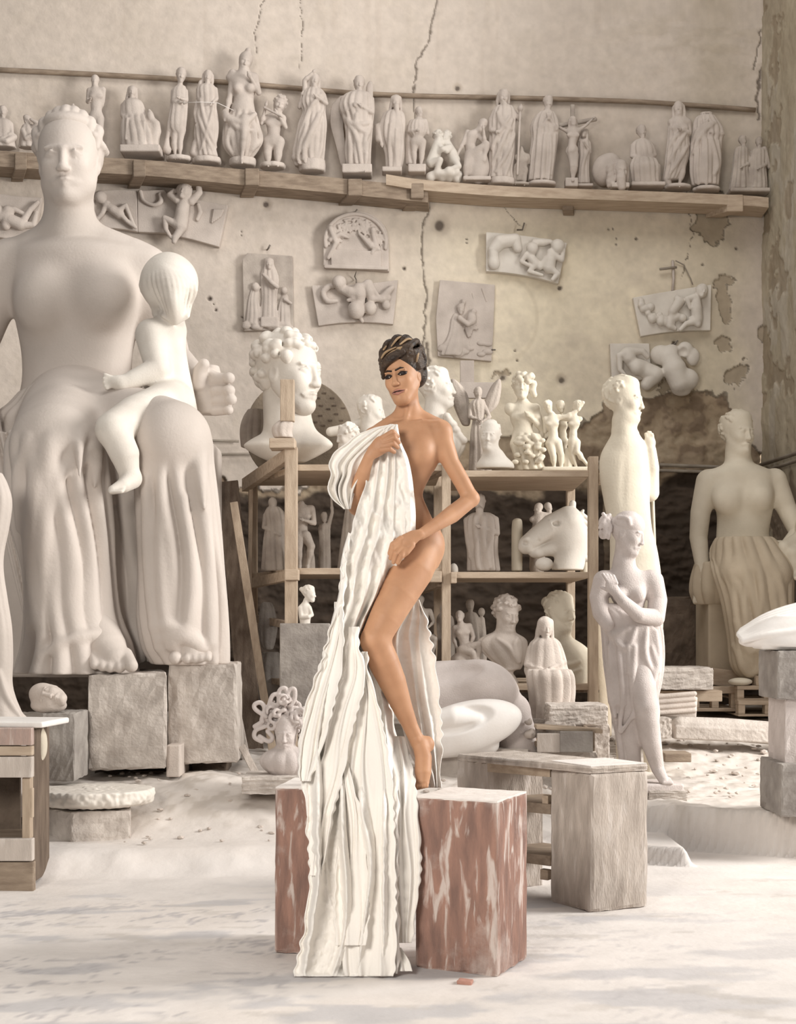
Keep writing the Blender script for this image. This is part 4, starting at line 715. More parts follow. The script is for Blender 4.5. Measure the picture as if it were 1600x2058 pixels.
    leg(S, (492, 240, -20), (490, 278, -28), (486, 318, -20), h, f=.62); base(S, (488, 327), 26, 8); fin(S, 'largest shelf statuette, a woman with a topknot lifting her skirt off one leg')
    # putto with flute
    S = WS(550); h = 40; head(S, (562, 211), h, 15, 14, 18, 1, 'curl', seed=5); torso(S, (556, 230), (538, 238), (568, 238), (551, 248), (550, 268), (549, 284), h * .8, f=.8); arm(S, (568, 240), (574, 256, -6), (560, 232, -18), h, .7); arm(S, (536, 240), (526, 248, -4), (533, 218, -14), h, .7); S.cap((531, 216, -18), (566, 234, -24), 2.4, 2.4); leg(S, (540, 286), (538, 308), (539, 326), h * .8); leg(S, (560, 286), (559, 308), (558, 326), h * .8); base(S, (548, 334), 25, 5); fin(S, 'chubby winged-boy style statuette playing a pipe beside the largest shelf figure')
    # arm overhead
    S = WS(622); h = 32; head(S, (632, 165), h, 12, -6, 8, 1, 'long', seed=6); S.out([(176, 620, 642), (186, 612, 650), (206, 606, 652), (226, 610, 652), (250, 602, 654), (280, 596, 652), (310, 590, 650), (335, 594, 648)], n=13, amp=.12, tw=1.3, ph=1)
    arm(S, (613, 188), (612, 162, -4), (626, 148, -6), h, .85); arm(S, (650, 192), (656, 208, -8), (640, 196, -18), h, .85); arm(S, (610, 205), (602, 216, 0), (606, 196, -4), h, .8)
    for p in ([(646, 190), (622, 220), (600, 280)], [(650, 215), (630, 260), (600, 310)], [(616, 250), (604, 290), (598, 320)], [(650, 240), (646, 290), (640, 320)], [(640, 230), (618, 280), (608, 320)]): S.fold(p, 4.5)
    S.ell((596, 318, -6), (10, 8, 8)); base(S, (628, 334), 26, 12); fin(S, 'draped woman statuette with one arm bent over her head')
    # angel with tall wings
    S = WS(716, off=.20); h = 34; head(S, (722, 170), h, 6, 6, 2, 1, 'wave', seed=7); S.out([(184, 706, 736), (194, 692, 746), (215, 684, 750), (240, 692, 748), (270, 696, 746), (305, 694, 744), (335, 698, 744)], n=13, amp=.10, tw=.4, ph=2)
    arm(S, (690, 200), (694, 224, -10), (708, 214, -20), h, .9); arm(S, (746, 200), (748, 226, -10), (732, 216, -20), h, .9)
    for p in ([(692, 235), (712, 250), (746, 246)], [(694, 240), (716, 275), (726, 330)], [(746, 250), (732, 290), (736, 330)], [(700, 260), (704, 300), (702, 335)], [(716, 230), (718, 255), (740, 268)]): S.fold(p, 5)
    leg(S, (736, 290, -14), (736, 310, -16), (734, 338, -14), h, f=.5); S.part('wing', 'plaster'); S.out([(192, 684, 700), (215, 666, 694), (250, 664, 690), (290, 674, 694), (325, 682, 698), (335, 684, 690)], dep=.35, n=8, amp=.08, w=14); S.part('wing ', 'plaster'); S.out([(162, 742, 748), (175, 736, 750), (200, 736, 750), (230, 740, 752)], dep=.5, n=5, amp=.05, w=12)
    base(S, (718, 345), 30, 9, 24, False); fin(S, 'robed angel statuette with tall folded wings')
    # bearded monk
    S = WS(790); h = 30; head(S, (796, 206), h, 6, 10, 2, 1, 'veil'); S.out([(222, 780, 806), (232, 770, 812), (252, 764, 814), (280, 764, 812), (310, 774, 812), (340, 776, 808)], n=10, amp=.09); S.cap((797, 214, -10), (799, 240, -12), 6, 3); arm(S, (772, 240), (762, 262, -4), (766, 284, -8), h, .95); S.ch([(760, 255, 0, 7), (762, 280, -2, 8), (770, 290, 0, 5)], 4)
    for p in ([(785, 250), (782, 290), (784, 335)], [(796, 260), (796, 300), (798, 335)], [(806, 250), (808, 290), (804, 335)]): S.fold(p, 3.5)
    base(S, (788, 344), 20, 5, None, False); fin(S, 'hooded long-robed statuette with a long beard seen from the side')
    S = WS(840, off=.20); h = 23; head(S, (843, 226), h, 18, 0, -6, 1, 'cap'); torso(S, (841, 238), (828, 246), (854, 244), (840, 256), (840, 272), (839, 286), h); arm(S, (856, 248), (860, 268, 4), (857, 262, 12), h); arm(S, (826, 248), (822, 264, -2), (836, 262, -12), h); leg(S, (833, 286), (832, 308), (834, 332), h); leg(S, (848, 286), (848, 308), (846, 332), h); S.out([(242, 828, 854), (256, 822, 858), (268, 824, 856), (276, 830, 850)], n=12, amp=.08); S.out([(250, 818, 828, 8), (290, 816, 830, 8), (332, 816, 834, 8)], dep=1, n=5, amp=.1); base(S, (838, 341), 18, 8, 14, False); fin(S, 'small bare-legged youth statuette in a short cape beside the hooded figure')
    # wrestling children
    S = WS(893, m='white'); h = 30; head(S, (882, 276), h, 25, 15, -10, 1, 'curl', seed=9); head(S, (897, 276), h * .9, -30, 10, 10, 1, 'curl', seed=10); S.ch([(880, 290, -2, 10), (876, 306, 0, 12), (868, 326, 0, 12)], 6); S.ch([(900, 292, 2, 9), (908, 308, 0, 11), (914, 322, 0, 11)], 6); limb(S, ((868, 328, -6), (884, 322, -16), (878, 344, -12)), (9, 7, 5)); limb(S, ((914, 322, -4), (922, 334, -12), (906, 340, -14)), (8, 6, 4.5)); limb(S, ((884, 294, -8), (898, 304, -14), (908, 298, -8)), (6, 5, 4)); limb(S, ((904, 296, -8), (890, 300, -16), (882, 306, -10)), (6, 5, 4))
    rr = random.Random(3)
    for i in range(26): S.ell((862 + rr.random() * 64, 342 + rr.random() * 18, rr.uniform(-14, 14)), (rr.uniform(5, 9),) * 3, 3)
    S.ell((893, 352, 0), (36, 10, 18), 5); fin(S, 'white group statuette of two curly-haired children wrestling on a rock')
    # seated nude leaning
    S = WS(950, off=.20); h = 27; head(S, (969, 252), h, 25, 25, 25, 1, 'cap'); S.ch([(962, 262, 0, 6), (948, 274, 0, 12), (944, 290, 2, 11), (948, 308, 4, 12)], 6); arm(S, (940, 266), (930, 290, -4), (922, 306, -4), h); arm(S, (960, 272), (974, 286, -8), (972, 262, -16), h); leg(S, (952, 310), (978, 290, -8), (974, 316, -10), h, toe=(974, 322, -12)); leg(S, (944, 312), (938, 336, -8), (936, 356, -6), h, toe=(934, 362, -10))
    S.ell((962, 340, 4), (22, 30, 16), 8, rot=8); S.ell((966, 322, 0), (14, 18, 12), 5); S.bx((958, 362, 0), (28, 4, 16), 2); fin(S, 'nude statuette seated on a rock resting chin on raised hand')
    # tall robed man with staff
    S = WS(1012, off=.20); h = 34; head(S, (1012, 197), h, 8, 8, 4, 1, 'long', seed=11); S.cap((1014, 210, -10), (1014, 222, -12), 6, 3); S.out([(212, 1000, 1028), (222, 992, 1034), (245, 986, 1036), (275, 985, 1034), (310, 984, 1034), (340, 984, 1030), (360, 982, 1032)], n=12, amp=.10, tw=.8, ph=1)
    arm(S, (1032, 226), (1044, 240, -4), (1046, 222, -12), h, .85); arm(S, (988, 240), (986, 262, -8), (994, 264, -16), h, .85); S.cap((1046, 214, -12), (1040, 350, -6), 2.4, 2.4); S.ell((1046, 218, -12), (6, 6, 6))
    for p in ([(1030, 240), (1012, 280), (990, 330)], [(1034, 270), (1018, 310), (996, 345)], [(1024, 235), (1002, 270), (988, 300)], [(1030, 300), (1022, 330), (1016, 350)], [(1000, 226), (1010, 250), (1028, 260)]): S.fold(p, 4.5)
    base(S, (1008, 366), 26, 7); fin(S, 'tall robed bearded statuette holding a staff in its raised hand')
    S = WS(1047, m='dusty', off=.20); h = 20; S.cap((1048, 298), (1048, 308), 4, 5); torso(S, (1048, 308), (1038, 316), (1060, 314), (1050, 322), (1048, 334), (1046, 342), h * 1.1); arm(S, (1062, 316), (1064, 328, 2), (1054, 330, 8), h); leg(S, (1040, 342), (1036, 354), (1036, 366), h); leg(S, (1054, 342), (1054, 356), (1054, 368), h); S.out([(330, 1034, 1058), (350, 1032, 1056), (364, 1034, 1050)], n=8, amp=.12); base(S, (1046, 371), 18, 3); fin(S, 'little darker armless-looking statuette standing low between two tall robed ones')
    # saint with folded hands
    S = WS(1094, off=.20); h = 29; head(S, (1102, 207), h, 18, 10, 4, 1, 'cap'); S.cap((1100, 222), (1100, 230), 7, 8); S.out([(224, 1086, 1112), (236, 1076, 1118), (256, 1068, 1122), (280, 1070, 1120), (310, 1066, 1116), (340, 1064, 1112), (364, 1062, 1110)], n=11, amp=.11, ph=.6); arm(S, (1080, 242), (1084, 262, -12), (1102, 236, -20), h, .9); arm(S, (1116, 242), (1118, 260, -10), (1104, 236, -20), h, .9); S.cap((1103, 238, -20), (1103, 226, -20), 3.5, 2)
    for p in ([(1082, 260), (1080, 310), (1074, 360)], [(1094, 270), (1092, 310), (1088, 360)], [(1106, 270), (1106, 310), (1102, 360)], [(1116, 270), (1112, 310), (1108, 350)]): S.fold(p, 4)
    base(S, (1088, 371), 29, 4); fin(S, 'robed monk statuette with hands folded in prayer')
    # crucifix
    S = WS(1155, off=.20); h = 24; head(S, (1152, 247, -4), h, 10, 18, -8, 1, 'long'); torso(S, (1152, 258), (1143, 264), (1162, 263), (1152, 272), (1150, 290), (1150, 303), h, f=.75); arm(S, (1140, 264), (1128, 258, 0), (1118, 253, 2), h, .75); arm(S, (1163, 262), (1178, 252, 0), (1190, 240, 2), h, .75); S.out([(296, 1140, 1162), (306, 1138, 1162), (314, 1142, 1158)], n=7, amp=.12)
    leg(S, (1148, 312), (1150, 334, -4), (1150, 358, 0), h, f=.8); leg(S, (1156, 312), (1157, 334, -4), (1153, 358, 0), h, f=.8); S.part('cross', 'dusty'); S.bx((1151, 292, 10), (4.5, 82, 3), 1); S.cap((1116, 254, 8), (1196, 240, 8), 4.5, 4.5, 1); S.part('base', 'plaster'); S.bx((1148, 369, 2), (13, 9, 12), 2); fin(S, 'statuette of a crucified man on a dark cross', name='crucifix', cat='crucifix')
    S = WS(1175, off=.14); h = 22; head(S, (1174, 268, -2), h, -15, -12, 6, 1, 'veil'); S.out([(280, 1166, 1182), (290, 1162, 1188), (312, 1164, 1186), (340, 1162, 1184), (370, 1160, 1186)], n=9, amp=.11); arm(S, (1184, 294), (1186, 306, -4), (1176, 290, -14), h, .9); S.fold([(1182, 300), (1172, 330), (1168, 366)], 3.5); base(S, (1174, 375), 17, 3, None, False); fin(S, 'small mourning robed statuette right beside the crucifix')
    # lion-like rounded carving
    S = WS(1230, off=.20); S.ell((1212, 344, 10), (22, 30, 20), 10); S.ell((1226, 336, 4), (24, 28, 22), 10); head(S, (1247, 346, -12), 46, 12, 6, 0, 1, 'long', seed=12); S.cap((1248, 358, -24), (1250, 376, -22), 10, 8); rr = random.Random(6)
    for i in range(14): S.ch([(1224 + rr.random() * 10, 330 + i * 3, -16, 5), (1220 + rr.random() * 8, 340 + i * 2.6, -14, 4)], 3)
    S.bx((1246, 374, -14), (18, 5, 10), 2); fin(S, 'low rounded carving of a long-haired bearded head lying on the shelf', name='head_carving', cat='carving')
    # seated robed man
    S = WS(1298); h = 29; head(S, (1290, 266), h, 10, 4, -4, 1, 'wave', seed=13); S.out([(280, 1280, 1302), (290, 1270, 1312), (306, 1268, 1318), (326, 1272, 1316), (340, 1274, 1312)], n=10, amp=.07); arm(S, (1272, 294), (1270, 314, -4), (1292, 318, -18), h, .95); arm(S, (1310, 294), (1316, 312, -4), (1298, 320, -18), h, .95); S.out([(318, 1274, 1316, -10), (334, 1270, 1322, -14), (356, 1272, 1322, -10), (372, 1274, 1324, -6)], dep=.6, n=11, amp=.12); S.bx((1298, 352, 8), (28, 20, 12), 3); base(S, (1300, 375), 34, 4, 22, False); fin(S, 'seated robed man statuette with hands joined in his lap')
    S = WS(1364); h = 33; head(S, (1364, 221), h, -14, -8, -4, 1, 'long', seed=14); torso(S, (1364, 236), (1350, 246), (1382, 246), (1366, 258), (1364, 280), (1362, 300), h, f=.8); arm(S, (1384, 248), (1386, 268, -4), (1372, 262, -16), h, .85); S.out([(246, 1346, 1380), (262, 1344, 1382), (290, 1342, 1384), (320, 1338, 1382), (345, 1336, 1372), (362, 1334, 1362)], n=12, amp=.11, tw=1)
    leg(S, (1372, 318, -4), (1372, 346, -4), (1366, 368, -2), h, f=.7); S.ch([(1344, 340, 0, 8), (1340, 360, 0, 8), (1344, 372, 0, 7)], 4)
    for p in ([(1382, 262), (1364, 290), (1342, 330)], [(1384, 290), (1366, 320), (1346, 350)], [(1376, 256), (1354, 280), (1344, 300)]): S.fold(p, 4)
    base(S, (1362, 377), 26, 4); fin(S, 'long-haired standing youth statuette wrapped in cloth with one bare leg')
    # headless
    S = WS(1420); h = 34; S.out([(231, 1408, 1434), (240, 1398, 1440), (262, 1394, 1452), (290, 1390, 1450), (320, 1388, 1448), (350, 1388, 1446), (374, 1392, 1444)], n=12, amp=.11, ph=1.3); S.ell((1420, 231, -2), (8, 5, 7), 1, 's'); S.ell((1420, 229, 0), (13, 4, 11), 2); S.ell((1420, 229, -2), (8.5, 7, 7), 1, 's'); arm(S, (1442, 250), (1452, 270, -6), (1438, 268, -16), h, .9); arm(S, (1398, 250), (1400, 272, -10), (1416, 250, -18), h, .8)
    for p in ([(1438, 246), (1410, 270), (1388, 320)], [(1432, 246), (1404, 262), (1392, 290)], [(1420, 280), (1420, 330), (1420, 370)], [(1432, 280), (1442, 330), (1436, 350)], [(1404, 300), (1402, 340), (1404, 370)], [(1444, 285), (1446, 320), (1444, 345)]): S.fold(p, 4.5)
    base(S, (1420, 381), 26, 4); fin(S, 'headless robed statuette with an open neck hole')
    S = WS(1505, m='dusty'); 
    for (cx, t, yw) in ((1487, 272, 30), (1520, 275, -10)):
        h = 22; head(S, (cx + 6, t + 12), h, yw, 8, 0, 1, 'cap'); S.out([(t + 22, cx - 2, cx + 12), (t + 30, cx - 10, cx + 18), (t + 60, cx - 14, cx + 18), (t + 90, cx - 18, cx + 20), (382, cx - 22, cx + 20)], n=10, amp=.12, tw=.7); arm(S, (cx + 16, t + 36), (cx + 20, t + 56, -4), (cx + 8, t + 62, -12), h, .9)
    S.cap((1536, 300, 0), (1546, 336, 0), 6, 4); base(S, (1504, 386), 40, 4, 18, False); fin(S, 'pair of small brownish robed figures on one base at the right end of the shelf')
figs()
tag(tube('string', [P(376, 206, wallD(376) - .30), P(405, 205, wallD(405) - .32), P(438, 207, wallD(438) - .3), P(470, 222, wallD(460) - .26)], .0025, 'pure'), 'thin pale string tied around two neighbouring shelf statuettes', 'string')
# ================================================================ RELIEF PLAQUES ON THE WALL
def slab(name, pts, th, m, label, mat_fig='plaster', bow=None, off=.0, cat='relief'):
    uc = sum(p[0] for p in pts) / len(pts); vc = sum(p[1] for p in pts) / len(pts); bm = BMO()
    fr = [bm.verts.new(P(u, v, wallD(u) - th - off)) for u, v in pts]; bk = []
    for v in fr: Y0 = v.co.y; bk.append(bm.verts.new(Vector((v.co.x, Y0 + th + off - .004, v.co.z))))
    bm.faces.new(fr); bm.faces.new(bk[::-1]); n = len(pts)
    for i in range(n): bm.faces.new((fr[i], bk[i], bk[(i + 1) % n], fr[(i + 1) % n]))
    r = thing(name, P(uc, max(p[1] for p in pts), wallD(uc) - th / 2), label, cat, 'relief plaques hung on the wall')
    bobj('slab', bm, m, r, bev=.008, jag=0)
    S = Sc(wallD(uc) - th - off, 1.4); S.part('carving', mat_fig)
    def done():
        for pn, prims in S.parts.items():
            V, Q = S.mesh(prims, S.mats[pn][1]); V = S.world(V); V[:, 1] += (V[:, 0] - (uc - CX) / F * S.D) * .1215; mesh_np(pn.strip(), V, Q, S.mats[pn][0], r, r.location)
    return S, done
def rel_body(S, hd, nk, pl, limbs, h, w=-4, fat=1):
    S.ell((*hd, w - 5), (h * .42, h * .46, h * .4), 2); S.ell((hd[0], hd[1] - h * .1, w - 3), (h * .47, h * .42, h * .42), 2); S.ch([(*nk, w, h * .30 * fat), ((nk[0] + pl[0]) / 2, (nk[1] + pl[1]) / 2, w - 2, h * .36 * fat), (*pl, w, h * .38 * fat)], h * .15)
    for L in limbs: S.ch([(*p, w - 3, h * (.22 - .045 * i) * fat) for i, p in enumerate(L)], h * .1)
def arcpoly(p0, p1, bow, n=8): return [(p0[0] + (p1[0] - p0[0]) * t, p0[1] + (p1[1] - p0[1]) * t - bow * 4 * t * (1 - t)) for t in np.linspace(0, 1, n)]
def reliefs():
    S, d = slab('relief_plaque', arcpoly((-30, 383), (84, 397), -3) + arcpoly((64, 484), (-30, 470), -3), .07, 'plaster', 'relief panel of plump reclining bodies cut by the left edge of the photo'); rel_body(S, (-8, 425), (5, 435), (40, 450), (((10, 436), (28, 420), (45, 428)), ((42, 450), (60, 420), (74, 405)), ((44, 452), (66, 450), (72, 425))), 30, fat=1.1); S.ch([(4, 438, -5, 10), (16, 424, -7, 11), (12, 454, -5, 9)], 4); d()
    S, d = slab('relief_plaque', arcpoly((182, 386), (275, 383), 3) + arcpoly((277, 466), (190, 458), 3), .07, 'plaster', 'broken relief panel of a reclining child right of the colossal head'); rel_body(S, (203, 398), (214, 412), (240, 430), (((216, 408), (206, 430), (198, 440)), ((240, 428), (255, 444), (270, 455)), ((238, 424), (252, 412), (266, 446), (272, 456))), 26); S.ch([(186, 400, -3, 6), (184, 425, -4, 7), (192, 448, -3, 8)], 5); d()
    S, d = slab('relief_plaque', [(276, 383), (330, 381), (345, 400), (400, 402), (458, 412), (440, 496), (390, 482), (330, 468), (277, 466)], .07, 'plaster', 'wide relief panel with a climbing child whose head rises above it')
    rel_body(S, (370, 386), (370, 402), (362, 452), (((384, 404), (400, 385), (398, 366)), ((356, 402), (342, 392), (350, 384)), ((352, 450), (332, 440), (334, 462), (344, 478)), ((366, 456), (352, 478), (350, 486))), 34, w=-10, fat=1.1); head(S, (370, 384, -18), 34, -10, 0, 15, 1, 'curl', seed=21); S.ch([(284, 388, -2, 4), (290, 405, -3, 3.5), (310, 414, -3, 4), (324, 406, -3, 5), (322, 392, -2, 4)], 2, sm=4); S.ch([(396, 440, -2, 4), (402, 425, -3, 5), (398, 410, -2, 4)], 2)
    for i in range(5): S.cap((430 + i * 4, 420, -2), (425 + i * 4, 445 - i * 3, -2), 3, 2)
    d()
    S, d = slab('relief_plaque', [(497, 508), (588, 514), (590, 662), (490, 665), (487, 520)], .06, 'dusty', 'upright rectangular relief of a tall veiled woman with kneeling figures beside her', 'plaster')
    S.out([(528, 536, 548), (545, 526, 556), (565, 524, 560), (600, 526, 556), (640, 524, 556)], dep=.45, n=10, amp=.12); head(S, (541, 530, -4), 24, 4, 4, 0, 1, 'veil'); S.ch([(530, 552, -14, 4), (545, 566, -18, 5), (556, 575, -14, 5)], 3); S.out([(578, 506, 522), (600, 500, 520), (630, 496, 524), (652, 494, 522)], dep=.4, n=8, amp=.1); S.ell((514, 577, -3), (8, 9, 7)); S.out([(590, 566, 578), (615, 560, 582), (650, 558, 584)], dep=.4, n=8, amp=.12); S.ell((571, 583, -3), (7, 8, 7)); S.ch([(572, 600, -8, 4), (584, 608, -6, 3)], 2); S.bx((542, 648, -2), (18, 10, 7), 2); rr = random.Random(5)
    for i in range(22): S.ell((494 + rr.random() * 90, 650 + rr.random() * 9, -1), (8, 5, 5), 3)
    d()
    S, d = slab('relief_plaque', [(650, 534), (650, 490)] + [(715 - 66 * math.cos(a), 482 - 58 * math.sin(a)) for a in np.linspace(.1, math.pi - .1, 16)] + [(781, 490), (782, 545)], .08, 'plaster', 'round-topped relief plaque with swirling foliage and a blank panel', 'plaster')
    S.ch([(715 - 61 * math.cos(a), 486 - 56 * math.sin(a), -1, 4) for a in np.linspace(-.2, math.pi + .2, 22)], 2); rr = random.Random(9)
    for i in range(190):
        a = rr.uniform(.05, math.pi - .05); q = rr.uniform(.55, .93); u, v = 715 - 60 * q * math.cos(a), 490 - 56 * q * math.sin(a); t = rr.uniform(0, 3.1); L = rr.uniform(4, 11); S.cap((u, v, -1), (u + L * math.cos(t), v + L * math.sin(t), -2), rr.uniform(1.8, 3.2), 1.6, 1)
    S.ch([(668, 470, -4, 6), (676, 490, -5, 5), (660, 520, -4, 4)], 3); S.ch([(664, 484, -4, 4), (684, 472, -4, 5), (700, 478, -4, 3)], 2); S.ch([(722, 470, -3, 3), (745, 492, -5, 7), (762, 500, -4, 4)], 3); S.ch([(750, 468, -4, 5), (756, 495, -5, 6), (748, 508, -4, 4)], 3); S.ell((665, 462, -5), (6, 7, 6)); S.ell((750, 462, -5), (6, 7, 6)); S.bx((716, 519, -2), (50, 15, 4), 1); S.bx((716, 538, -2), (64, 3.5, 5), 1); d()
    S, d = slab('relief_plaque', arcpoly((626, 573), (800, 562), -4) + arcpoly((790, 652), (640, 655), 6), .06, 'plaster', 'curved relief panel of tumbling plump children below the round-topped plaque')
    S.ch([(676, 606, -4, 4), (658, 606, -5, 6), (650, 590, -5, 6), (660, 578, -5, 6), (672, 576, -5, 5)], 4, sm=3); rel_body(S, (682, 570), (686, 582), (720, 592), (((690, 584), (712, 600), (700, 604)),), 30, w=-8); rel_body(S, (716, 622), (724, 606), (722, 580), (((720, 580), (738, 568), (742, 590)), ((716, 582), (710, 598))), 32, w=-8); rel_body(S, (744, 620), (746, 600), (740, 572), (((742, 568), (756, 590), (766, 602)), ((750, 600), (770, 600))), 28, w=-7)
    S.ch([(766, 600, -4, 8), (780, 584, -5, 7), (788, 576, -4, 5)], 3); S.ell((776, 612, -4), (9, 9, 7)); S.ell((776, 596, -3), (10, 10, 7)); S.ell((716, 624, -12), (17, 17, 11)); S.ch([(722, 634, -8, 4), (728, 645, -6, 4)], 2); d()
    S, d = slab('relief_plaque', [(884, 562), (995, 572), (992, 660), (988, 726), (880, 716), (876, 640)], .06, 'plaster', 'upright rectangular relief of a kneeling robed saint holding a child')
    S.out([(630, 912, 928), (645, 906, 932), (670, 902, 932), (700, 890, 934), (716, 884, 930)], dep=.4, n=11, amp=.10); head(S, (926, 622, -4), 22, 30, 10, 10, 1, 'cap'); S.ell((932, 607, -3), (5, 6, 5)); S.ch([(924, 640, -8, 6), (940, 652, -10, 5), (950, 645, -8, 5)], 3); S.ell((948, 640, -5), (10, 14, 8)); S.ell((952, 626, -6), (6, 6, 6)); rr = random.Random(8)
    for i in range(12): S.cap((932 + rr.random() * 24, 640 + rr.random() * 24, -2), (936 + rr.random() * 24, 655 + rr.random() * 22, -2), 3, 2, 1.5)
    for i in range(26): S.ell((884 + rr.random() * 100, 700 + rr.random() * 16 - (rr.random() * 16), 0), (9, 5, 4), 3)
    S.cap((970, 580, 1), (978, 605, 1), 3, 2); S.cap((950, 590, 1), (952, 602, 1), 2.5, 1.5); d()
    S, d = slab('relief_plaque', arcpoly((977, 466), (1140, 488), 3) + arcpoly((1122, 570), (977, 545), 5), .08, 'white', 'thick relief slab of a crouching lion and a child, highest on the right wall', 'white')
    S.ch([(992, 528, -4, 10), (990, 505, -6, 11), (1005, 488, -8, 14), (1035, 482, -6, 12), (1040, 500, -5, 9)], 6); S.ell((992, 530, -6), (12, 14, 9)); rel_body(S, (1070, 500), (1062, 512), (1078, 530), (((1058, 512), (1048, 526), (1070, 536)), ((1078, 530), (1064, 545), (1090, 552))), 26, w=-6); rel_body(S, (1122, 494), (1108, 508), (1104, 536), (((1108, 506), (1130, 520), (1134, 500)), ((1104, 536), (1122, 548), (1112, 560)), ((1098, 520), (1086, 536))), 30, w=-7, fat=1.1)
    S.ch([(1075, 486, -4, 7), (1092, 486, -5, 8), (1106, 484, -5, 5)], 4); d()
    S, d = slab('relief_plaque', arcpoly((1272, 598), (1430, 572), 1) + arcpoly((1428, 664), (1288, 676), 4), .07, 'white', 'tilted relief slab of a plump child holding a garland of fruit', 'white')
    rel_body(S, (1412, 584), (1400, 598), (1402, 640), (((1396, 596), (1382, 600), (1388, 618), (1402, 612)), ((1400, 644), (1380, 650), (1368, 662)), ((1404, 650), (1390, 640))), 28, w=-8, fat=1.1); head(S, (1412, 584, -14), 30, 20, 0, 20, 1, 'cap'); rr = random.Random(12)
    for i in range(28): t = i / 27; S.ell((1288 + 80 * t + rr.uniform(-5, 5), 612 + 34 * math.sin(t * 2.2) + rr.uniform(-8, 8), -3), (rr.uniform(5, 9),) * 3, 2)
    S.ch([(1352, 626, -5, 9), (1366, 606, -6, 10), (1362, 600, -5, 7)], 4); S.ch([(1350, 632, -4, 6), (1346, 655, -5, 7), (1356, 660, -4, 5)], 3); d()
    S, d = slab('relief_plaque', [(1226, 690), (1305, 690), (1310, 760), (1256, 768), (1230, 768)], .08, 'white', 'bulging white relief of two chubby children low on the right wall', 'white')
    rel_body(S, (1280, 738), (1268, 728), (1262, 712), (((1262, 708), (1244, 716), (1246, 744), (1262, 760)), ((1270, 706), (1292, 706), (1302, 716))), 34, w=-12, fat=1.1); S.ch([(1292, 740, -8, 16), (1316, 752, -10, 18), (1300, 772, -8, 12)], 8); S.ell((1330, 712, -6), (22, 20, 14), 6); S.ell((1352, 704, -8), (16, 14, 12), 5); S.ch([(1350, 716, -10, 18), (1358, 740, -14, 24), (1368, 766, -12, 22)], 8); S.ell((1380, 700, -10), (16, 16, 10), 4); S.ell((1396, 714, -8), (14, 18, 10), 4); S.ell((1384, 760, -12), (24, 22, 18), 6); S.ell((1376, 706, -22), (11, 12, 10), 3, 's'); S.ell((1355, 737, -28), (6, 6, 6), 2); S.ell((1372, 782, -6), (20, 12, 12), 5); d()
reliefs()
def nail(pts, label, r=.008, cat='hook', m='iron'):
    tag(tube('wall_hook', [P(u, v, wallD(u) - o) for u, v, o in pts], r, m, seg=6), label, cat)
nail([(536, 503, -.02), (539, 500, .05), (543, 492, .06)], 'small bent nail above the veiled woman relief'); nail([(705, 428, .0), (712, 428, .09), (718, 421, .09)], 'small bent nail at the top of the round-topped plaque')
nail([(716, 546, .09), (713, 556, .03), (716, 562, .02), (716, 568, .10)], 'twisted wire between the two middle plaques', .005, 'wire'); nail([(1040, 462, 0), (1050, 462, .09), (1054, 448, .09)], 'bent spike at the top of the crouching lion slab'); nail([(1352, 524, .02), (1354, 560, .04), (1352, 584, .05)], 'pale bent strap rising above the garland slab', .014, 'strap', 'plaster'); nail([(1326, 541, .05), (1360, 537, .05)], 'dark short rod crossing the strap above the garland slab', .012, 'rod', 'pipe'); nail([(1358, 524, .03), (1374, 532, .02), (1388, 560, .02), (1392, 572, .05)], 'thin curved wire from the strap to the garland slab', .006, 'wire', 'pipe'); nail([(1350, 692, 0), (1356, 692, .06), (1362, 684, .06)], 'little dark spike above the two chubby children'); nail([(984, 704, 0), (990, 703, .08), (996, 703, .08)], 'tiny nail at the right side of the kneeling saint relief')
# plank props behind the kneeling saint relief
def pbox(name, u0, u1, v0, v1, D, dp, m, label=None, cat=None, parent=None, bev=.006, roll=0, jag=0, group=None, yaw=0):
    a = P(u0, v0, D); b = P(u1, v1, D); c = ((a.x + b.x) / 2, D + dp / 2, (a.z + b.z) / 2)
    o = box(name, c, abs(b.x - a.x) / 2, dp / 2, abs(a.z - b.z) / 2, m, parent, bev=bev, roll=roll, jag=jag, yaw=yaw)
    if label: tag(o, label, cat, group)
    return o
t = thing('wooden_prop', P(940, 775, 12.9), 'pale T-shaped wooden prop against the wall under the kneeling saint relief', 'prop')
pbox('upright', 925, 953, 724, 782, 12.86, .05, 'plaster', parent=t); pbox('crosspiece', 893, 1006, 768, 800, 12.80, .05, 'plaster', parent=t)
